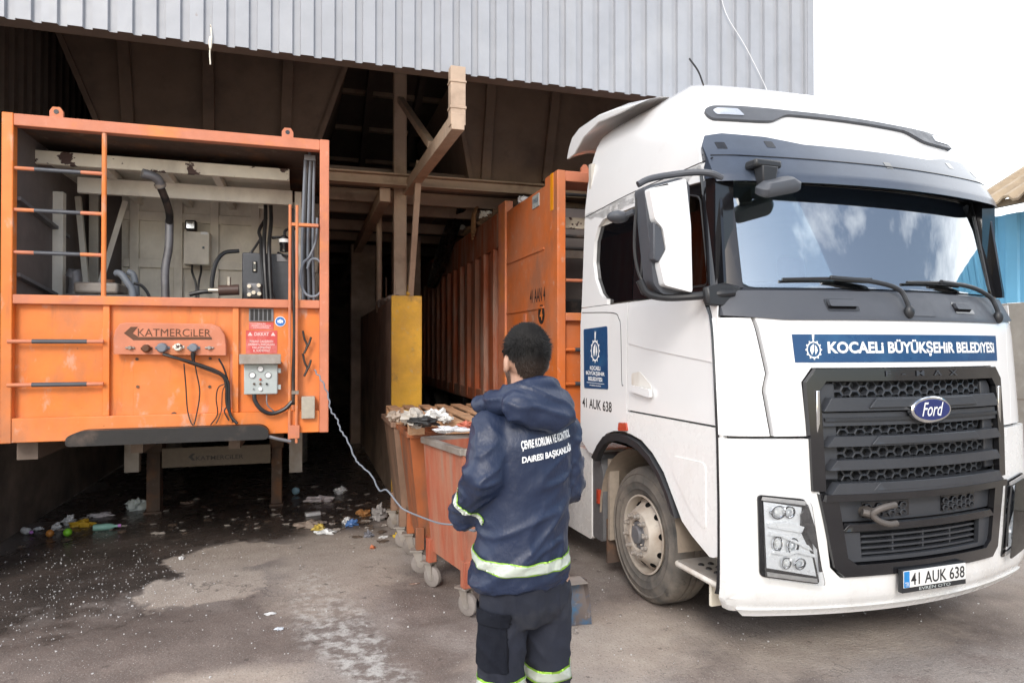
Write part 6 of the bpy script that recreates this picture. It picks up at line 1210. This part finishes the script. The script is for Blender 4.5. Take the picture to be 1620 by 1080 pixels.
navy = mat('navy_coated_nylon', (.0135, .023, .055), .44, var=.12, spec=.4, layers=[((.045, .06, .10), 5, .55, .75, .5), ((.12, .12, .13), 40, .66, .76, .35)], ext=navy_ext)
navyt = mat('navy_work_cotton', (.011, .014, .026), .85, var=.25, bump=.3, bscale=30, layers=[((.05, .052, .06), 5, .55, .74, .6), ((.16, .15, .14), 90, .70, .76, .5)])
refl = mat('reflective_band', (.80, .84, .78), .35, var=.04)
lime = mat('lime_band_edge', (.50, .85, .10), .5, var=.04)
def hair_ext(m, N, K, p, g, nz, mix, rng, c):      # clipped short over the nape and ears, where the skin shows through
    t = N.new('ShaderNodeTexCoord'); s = N.new('ShaderNodeSeparateXYZ'); K(t.outputs['Object'], s.inputs[0])
    K(mix(rng(s.outputs[2], 1.755, 1.665, 0, .8), c, (.06, .04, .03)), p.inputs['Base Color'])
hairm = mat('black_hair', (.006, .005, .0045), .55, var=.3, spec=.2, ext=hair_ext)
bootm = mat('black_boot_leather', (.02, .019, .018), .5, bump=.1)
JS = dict(sh_l=(-.155, -.0, 1.49), el_l=(-.186, -.05, 1.335), wr_l=(-.178, .14, 1.165), sh_r=(.155, 0, 1.49), el_r=(.185, .02, 1.26), wr_r=(.14, .23, 1.16))
V = {k: Vector(v) for k, v in JS.items()}
# ---- body: one continuous surface
mb = MB()
mb.ball((0, -.008, 1.752), (.074, .094, .100)); mb.ball((0, .030, 1.70), (.062, .068, .075)); mb.ball((0, .052, 1.655), (.044, .045, .035)); mb.ball((0, .045, 1.78), (.06, .05, .045))
mb.capsule((0, .088, 1.735), (0, .106, 1.705), .010, .015); mb.ball((0, .082, 1.66), (.025, .018, .012)); mb.ball((-.03, .075, 1.75), (.02, .014, .010)); mb.ball((.03, .075, 1.75), (.02, .014, .010))
for s in (-1, 1):
    M = Matrix.Rotation(s*R(18), 3, 'Z') @ Matrix.Rotation(R(-12), 3, 'X'); mb.ball((s*.080, -.004, 1.722), (.011, .021, .034), M); mb.ball((s*.078, .006, 1.700), (.010, .012, .012))
mb.capsule((0, -.012, 1.50), (0, .0, 1.67), .062, .056)
mb.capsule((0, 0, .98), (0, 0, 1.42), .115, .125); mb.capsule((-.11, 0, 1.46), (.11, 0, 1.46), .075, .075); mb.capsule((-.06, 0, .95), (.06, 0, .95), .10, .10)
for s, a in ((-1, 'l'), (1, 'r')):
    mb.capsule(V['sh_'+a], V['el_'+a], .052, .042); mb.capsule(V['el_'+a], V['wr_'+a], .040, .028)
    mb.capsule((s*.09, 0, .93), (s*.10, .01, .50), .085, .055); mb.capsule((s*.10, .01, .50), (s*.105, -.02, .09), .052, .042); mb.capsule((s*.105, -.03, .05), (s*.12, .14, .035), .04, .035)
    # hand: palm, four bent fingers, thumb
    d = (V['wr_'+a]-V['el_'+a]).normalized(); d = (d*.35+Vector((-s*.8, .35, -.1))).normalized(); tw = Vector((-s, .15, .25)); tw = (tw-d*tw.dot(d)).normalized(); dn = d.cross(tw)*(1 if s < 0 else -1)
    if dn.z > 0: dn = -dn
    w0 = V['wr_'+a]+d*.01
    for k in range(4):
        o_ = tw*(-.032+.021*k); mb.capsule(w0+o_*.6, w0+d*.085+o_, .013, .0105)
        Ls = ((.040, .026, .020), (.045, .029, .022), (.042, .027, .021), (.032, .021, .018))[3-k]; p = w0+d*.088+o_; an = .35
        for j, l in enumerate(Ls):
            dd = d*math.cos(an)+dn*math.sin(an); q = p+dd*l; mb.capsule(p, q, .0096-.0007*j, .0088-.0008*j, 10); p = q; an += .62+.05*k
    p = w0+d*.02+tw*.030; q = p+d*.035+tw*.022+dn*.012; mb.capsule(p, q, .013, .011); r_ = q+d*.032+tw*.004+dn*.014; mb.capsule(q, r_, .0105, .009); mb.capsule(r_, r_+d*.022-tw*.006+dn*.010, .009, .0078)
me = remesh(mb, .0052, 5, .5)
body = link('body', me, skin, wk, world=False, smooth=180)
# eyes and brows belong to the face
for s in (-1, 1):
    m2 = MB(); m2.ball((s*.031, .0865, 1.742), (.012, .007, .007)); m2.build('eye', letterw, wk, world=False); m2 = MB(); m2.tube([(s*.015, .098, 1.765), (s*.032, .097, 1.771), (s*.05, .083, 1.764)], .005, 6); m2.build('eyebrow', hairm, wk, world=False)
# ---- hair: cap with short tufts
def hair_r(th, ph): return 1
mb = MB(); nu, nv = 48, 30; vs = []; keep = []
def hairline(ang):      # lowest height of the hair by direction round the head, 0 = ahead
    a = abs(ang); return lerp_tab([(0, 1.815), (.6, 1.812), (.95, 1.785), (1.15, 1.735), (1.45, 1.715), (1.62, 1.745), (1.95, 1.735), (2.2, 1.675), (3.15, 1.655)], a)
for i in range(nv+1):
    th = (math.pi*.86)*i/nv
    for k in range(nu):
        ph = 2*math.pi*k/nu; x, y, z = math.sin(th)*math.sin(ph), math.sin(th)*math.cos(ph), math.cos(th)
        q = Vector((x*.081, y*.102, z*.109)); low = max(0, -z); q.x *= 1-.10*low; 
        vol = 1+.05*noise.noise(Vector((x*3, y*3, z*3)))+.06*max(0, z)*(.6+.4*y)
        fade = .5+.5*min(1, max(0, (z+.25)/.5)); q = q*(vol*(.955+.045*fade))+Vector((0, -.008, 1.750)); vs.append(q)
fs = []
for i in range(nv):
    for k in range(nu):
        f = (i*nu+k, (i+1)*nu+k, (i+1)*nu+(k+1) % nu, i*nu+(k+1) % nu); c = sum((vs[j] for j in f), Vector())/4
        if c.z > hairline(math.atan2(c.x, c.y+.008)): fs.append(f)
mb.add(vs, fs); hr = mb.build('hair', hairm, wk, world=False, smooth=60)
mb = MB(); rh = random.Random(3)
for k in range(5200):
    f = fs[rh.randrange(nu, len(fs))]; a, b, c, d = (vs[j] for j in f); u, w = rh.random(), rh.random(); p = a.lerp(b, u).lerp(d.lerp(c, u), w)
    nrm = (p-Vector((0, -.008, 1.75))).normalized(); hh = max(0, min(1, (p.z-1.70)/.10)); l = .005+.017*hh*rh.uniform(.5, 1.1)
    fl = max(0, min(1, (p.z-1.75+rh.gauss(0, .012))/.08)); flow = Vector((.25, .55, .1))*fl+Vector((0, -.1, -1))*(1-fl); flow = (flow-nrm*flow.dot(nrm)); flow.normalize()
    t_ = p+nrm*l*.45+flow*l*.9+Vector((rh.gauss(0, .002), rh.gauss(0, .002), rh.gauss(0, .0015))); sd = nrm.cross(flow)*.0014
    mb.add([p-sd, p+sd, t_], [(0, 1, 2)])
mb.build('hair_tufts', hairm, hr, world=False, smooth=0)
# ---- clothes
def ringp(z, cx, cy, rx, ry, n=40, e=.9): return [Vector((cx+rx*math.copysign(abs(math.cos(t))**e, math.cos(t)), cy+ry*math.copysign(abs(math.sin(t))**e, math.sin(t)), z)) for t in [2*math.pi*k/n for k in range(n)]]
mb = MB()
mb.loft([ringp(*r) for r in ((.925, -.022, .005, 0.1584, 0.1187), (.942, -.022, .005, 0.1805, 0.1425), (.962, -.022, .005, 0.1862, 0.1482), (1.00, -.018, .002, 0.1824, 0.1444), (1.12, -.012, 0, 0.1747, 0.1377), (1.25, -.006, 0, 0.1747, 0.1358), (1.36, 0, 0, 0.1805, 0.1358), (1.44, 0, -.004, 0.1786, 0.1283), (1.50, 0, -.008, 0.1584, 0.1121), (1.55, 0, -.008, 0.1200, 0.0950), (1.60, 0, -.005, 0.0864, 0.0836), (1.64, 0, 0, 0.0672, 0.0665))])
for s, a in ((-1, 'l'), (1, 'r')):
    mb.capsule(V['sh_'+a]+Vector((-s*.02, 0, -.005)), V['el_'+a], .082, .078, 20); mb.capsule(V['el_'+a], V['wr_'+a], .078, .060, 20)
me = remesh(mb, .0085, 7, .5)
sm_f = lambda x: max(0, 1-abs(x))
def folds(co, amp):
    x, y, z = co
    side_ = 1 if x > 0 else -1
    a = noise.noise(Vector((x*4+z*6*side_*.6, y*4, z*5.5-x*5*side_))); r1 = sm_f(a*2.6)**2
    b = noise.noise(Vector((x*13-z*6, y*11+3, z*17+x*8))); r2 = sm_f(b*2.4)**2
    arm = min(1, max(0, (abs(x)-.14)/.06)); low = min(1, max(0, (1.12-z)/.2)); wst = math.exp(-((z-1.14)/.10)**2)
    u, w = x*.80+z*.60, -x*.60+z*.80        # long pulls running up to the right across the back, shorter ones on the sleeves
    r3 = sm_f(noise.noise(Vector((u*3.2+7, y*3, w*13)))*3.0)**3
    u2, w2 = x*side_*.5+z*.86, x*side_*.86-z*.5
    r4 = sm_f(noise.noise(Vector((u2*15+3, y*6, w2*5)))*3.0)**3
    r5 = sm_f(noise.noise(Vector((x*11, y*9+4, z*26)))*2.8)**2
    bk = max(0, 1-arm)*min(1, max(0, (1.46-z)/.15))
    return amp*(r1*(.22+.35*wst+.25*arm)+.22*r2*(.3+.5*low+.5*arm)+.8*r3*bk+.75*r4*arm+.5*r5*low-.55)
nrm = [v.normal.copy() for v in me.vertices]
for v, n_ in zip(me.vertices, nrm): v.co += n_*folds(v.co, .015)
jk = link('jacket', me, navy, wk, world=False, smooth=180)
bvh = BVHTree.FromPolygons([v.co.copy() for v in me.vertices], [tuple(p.vertices) for p in me.polygons])
def strip(src, co, no, half, off, m, name, parent, pred=None, lim=True):
    bm = bmesh.new(); bm.from_mesh(src); co, no = Vector(co), Vector(no).normalized()
    if pred: bmesh.ops.delete(bm, geom=[f for f in bm.faces if not pred(f.calc_center_median())], context='FACES')
    for s in (-1, 1):
        bmesh.ops.bisect_plane(bm, geom=bm.verts[:]+bm.edges[:]+bm.faces[:], plane_co=co+no*half*s, plane_no=no*s, clear_outer=True)
    bm.normal_update(); N0 = {v: v.normal.copy() for v in bm.verts}
    for v in bm.verts: v.co += N0[v]*off
    ext = bmesh.ops.extrude_face_region(bm, geom=bm.faces[:]); nv_ = [g for g in ext['geom'] if isinstance(g, bmesh.types.BMVert)]
    for v in nv_: v.co -= v.normal*(off*.7) if False else Vector((0, 0, 0))
    me_ = bpy.data.meshes.new(name); bm.to_mesh(me_); bm.free(); me_.materials.clear()
    return link(name, me_, m, parent, world=False, smooth=180)
torso = lambda c: True
in_torso = lambda c: c.z < 1.16
strip(me, (0, 0, 1.042), (0, -.16, 1), .0205, .003, lime, 'reflective_band', jk, in_torso); strip(me, (0, 0, 1.042), (0, -.16, 1), .0165, .0055, refl, 'reflective_band', jk, in_torso)
for a in ('l', 'r'):
    ax = V['wr_'+a]-V['el_'+a]; c0 = V['el_'+a]+ax*(.55 if a == 'l' else .3); dd = ax.normalized()
    def near(c, c0=c0, dd=dd): q = c-c0; return abs(q.dot(dd)) < .08 and (q-dd*q.dot(dd)).length < .10
    strip(me, c0, dd, .0135, .003, lime, 'reflective_band', jk, near); strip(me, c0, dd, .011, .0055, refl, 'reflective_band', jk, near)
# hood lying on the back and standing collar
mb = MB()
tor = []
for i in range(25):
    t = 2*math.pi*i/24; tor.append((Vector((.108*math.sin(t)-.008, .098*math.cos(t)-.008, 1.605-.030*math.cos(t)+.012*math.cos(2*t))), .036))
mb.rings(tor, 12)
for (c, r, rx_) in (((-.012, -.118, 1.575), (.150, .060, .072), -18), ((.020, -.135, 1.545), (.105, .052, .058), -10), ((-.115, -.02, 1.585), (.055, .085, .048), 0), ((.105, -.03, 1.585), (.05, .075, .045), 0), ((-.13, .06, 1.575), (.05, .06, .034), 0), ((.0, -.06, 1.60), (.12, .07, .05), 0)):
    mb.ball(c, r, Matrix.Rotation(R(rx_), 3, 'X'), 24, 16)
hm = remesh(mb, .0075, 5, .5)
nrm = [v.normal.copy() for v in hm.vertices]
for v, n_ in zip(hm.vertices, nrm):
    x, y, z = v.co; a = noise.noise(Vector((x*9+z*6, y*9, z*15))); v.co += n_*(.011*sm_f(a*2.6)**2-.004)
hood = link('hood', hm, navy, jk, world=False, smooth=180)
def seam(pts, m=navyt, r=.0022): 
    mb = MB(); mb.tube(pts, r, 5, 4); return mb
def on_back(a, b, off):
    h = bvh.ray_cast(Vector((a, -1, b)), Vector((0, 1, 0))); p = h[0] if h[0] else Vector((a, -.14, b)); return p+Vector((0, -off, 0))
lt = [('ÇEVRE KORUMA VE KONTROL', 1.424, .222, .035), ('DAiRESi BAŞKANLIĞI', 1.378, .218, .035)]
for s_, z, w, h in lt: text('lettering', s_, jk, on_back, .028-w/2, z, w, h, letterw, off=.0045, bold=.035, rot=.12)
# trousers
mb = MB()
mb.loft([ringp(*r) for r in ((.80, -.005, 0, .12, .10), (.86, -.005, 0, .165, .125), (.98, -.01, 0, .165, .125), (1.02, -.01, 0, .15, .115))])
for s in (-1, 1):
    mb.capsule((s*.086, 0, .90), (s*.104, .012, .50), .094, .076, 24); mb.capsule((s*.104, .012, .52), (s*.112, -.015, .14), .076, .074, 24)
tm = remesh(mb, .009, 6, .5)
nrm = [v.normal.copy() for v in tm.vertices]
for v, n_ in zip(tm.vertices, nrm):
    x, y, z = v.co; a = noise.noise(Vector((x*7+2, y*7, z*12+x*9))); b = noise.noise(Vector((x*12, y*12+5, z*5))); kn = math.exp(-((z-.50)/.14)**2)
    v.co += n_*(.010*sm_f(a*2.5)**2*(.4+kn)+.006*sm_f(b*2.6)**2-.004)
tr_ = link('trousers', tm, navyt, wk, world=False, smooth=180)
for s, zc_ in ((-1, .60), (1, .60)):
    pr_ = (lambda c, s=s: c.x*s > 0 and c.z < .8)
    strip(tm, (0, 0, zc_), (0, 0, 1), .024, .003, lime, 'reflective_band', tr_, pr_); strip(tm, (0, 0, zc_), (0, 0, 1), .0175, .0055, refl, 'reflective_band', tr_, pr_)
pk = lambda c: -.40 < c.x < -.115 and -.10 < c.y < .07
strip(tm, (0, 0, .745), (0, 0, 1), .085, .006, navyt, 'cargo_pocket', tr_, pk); strip(tm, (0, 0, .845), (0, 0, 1), .025, .011, navyt, 'pocket_flap', tr_, lambda c: -.40 < c.x < -.108 and -.105 < c.y < .075)
for s in (-1, 1):
    mb = MB(); mb.capsule((s*.112, -.03, .055), (s*.128, .155, .045), .052, .048, 18); mb.capsule((s*.112, -.02, .07), (s*.112, -.015, .20), .056, .062, 18); m3 = remesh(mb, .009, 4)
    for v in m3.vertices: v.co.z = max(.004, v.co.z)
    link('boot', m3, bootm, wk, world=False, smooth=60)
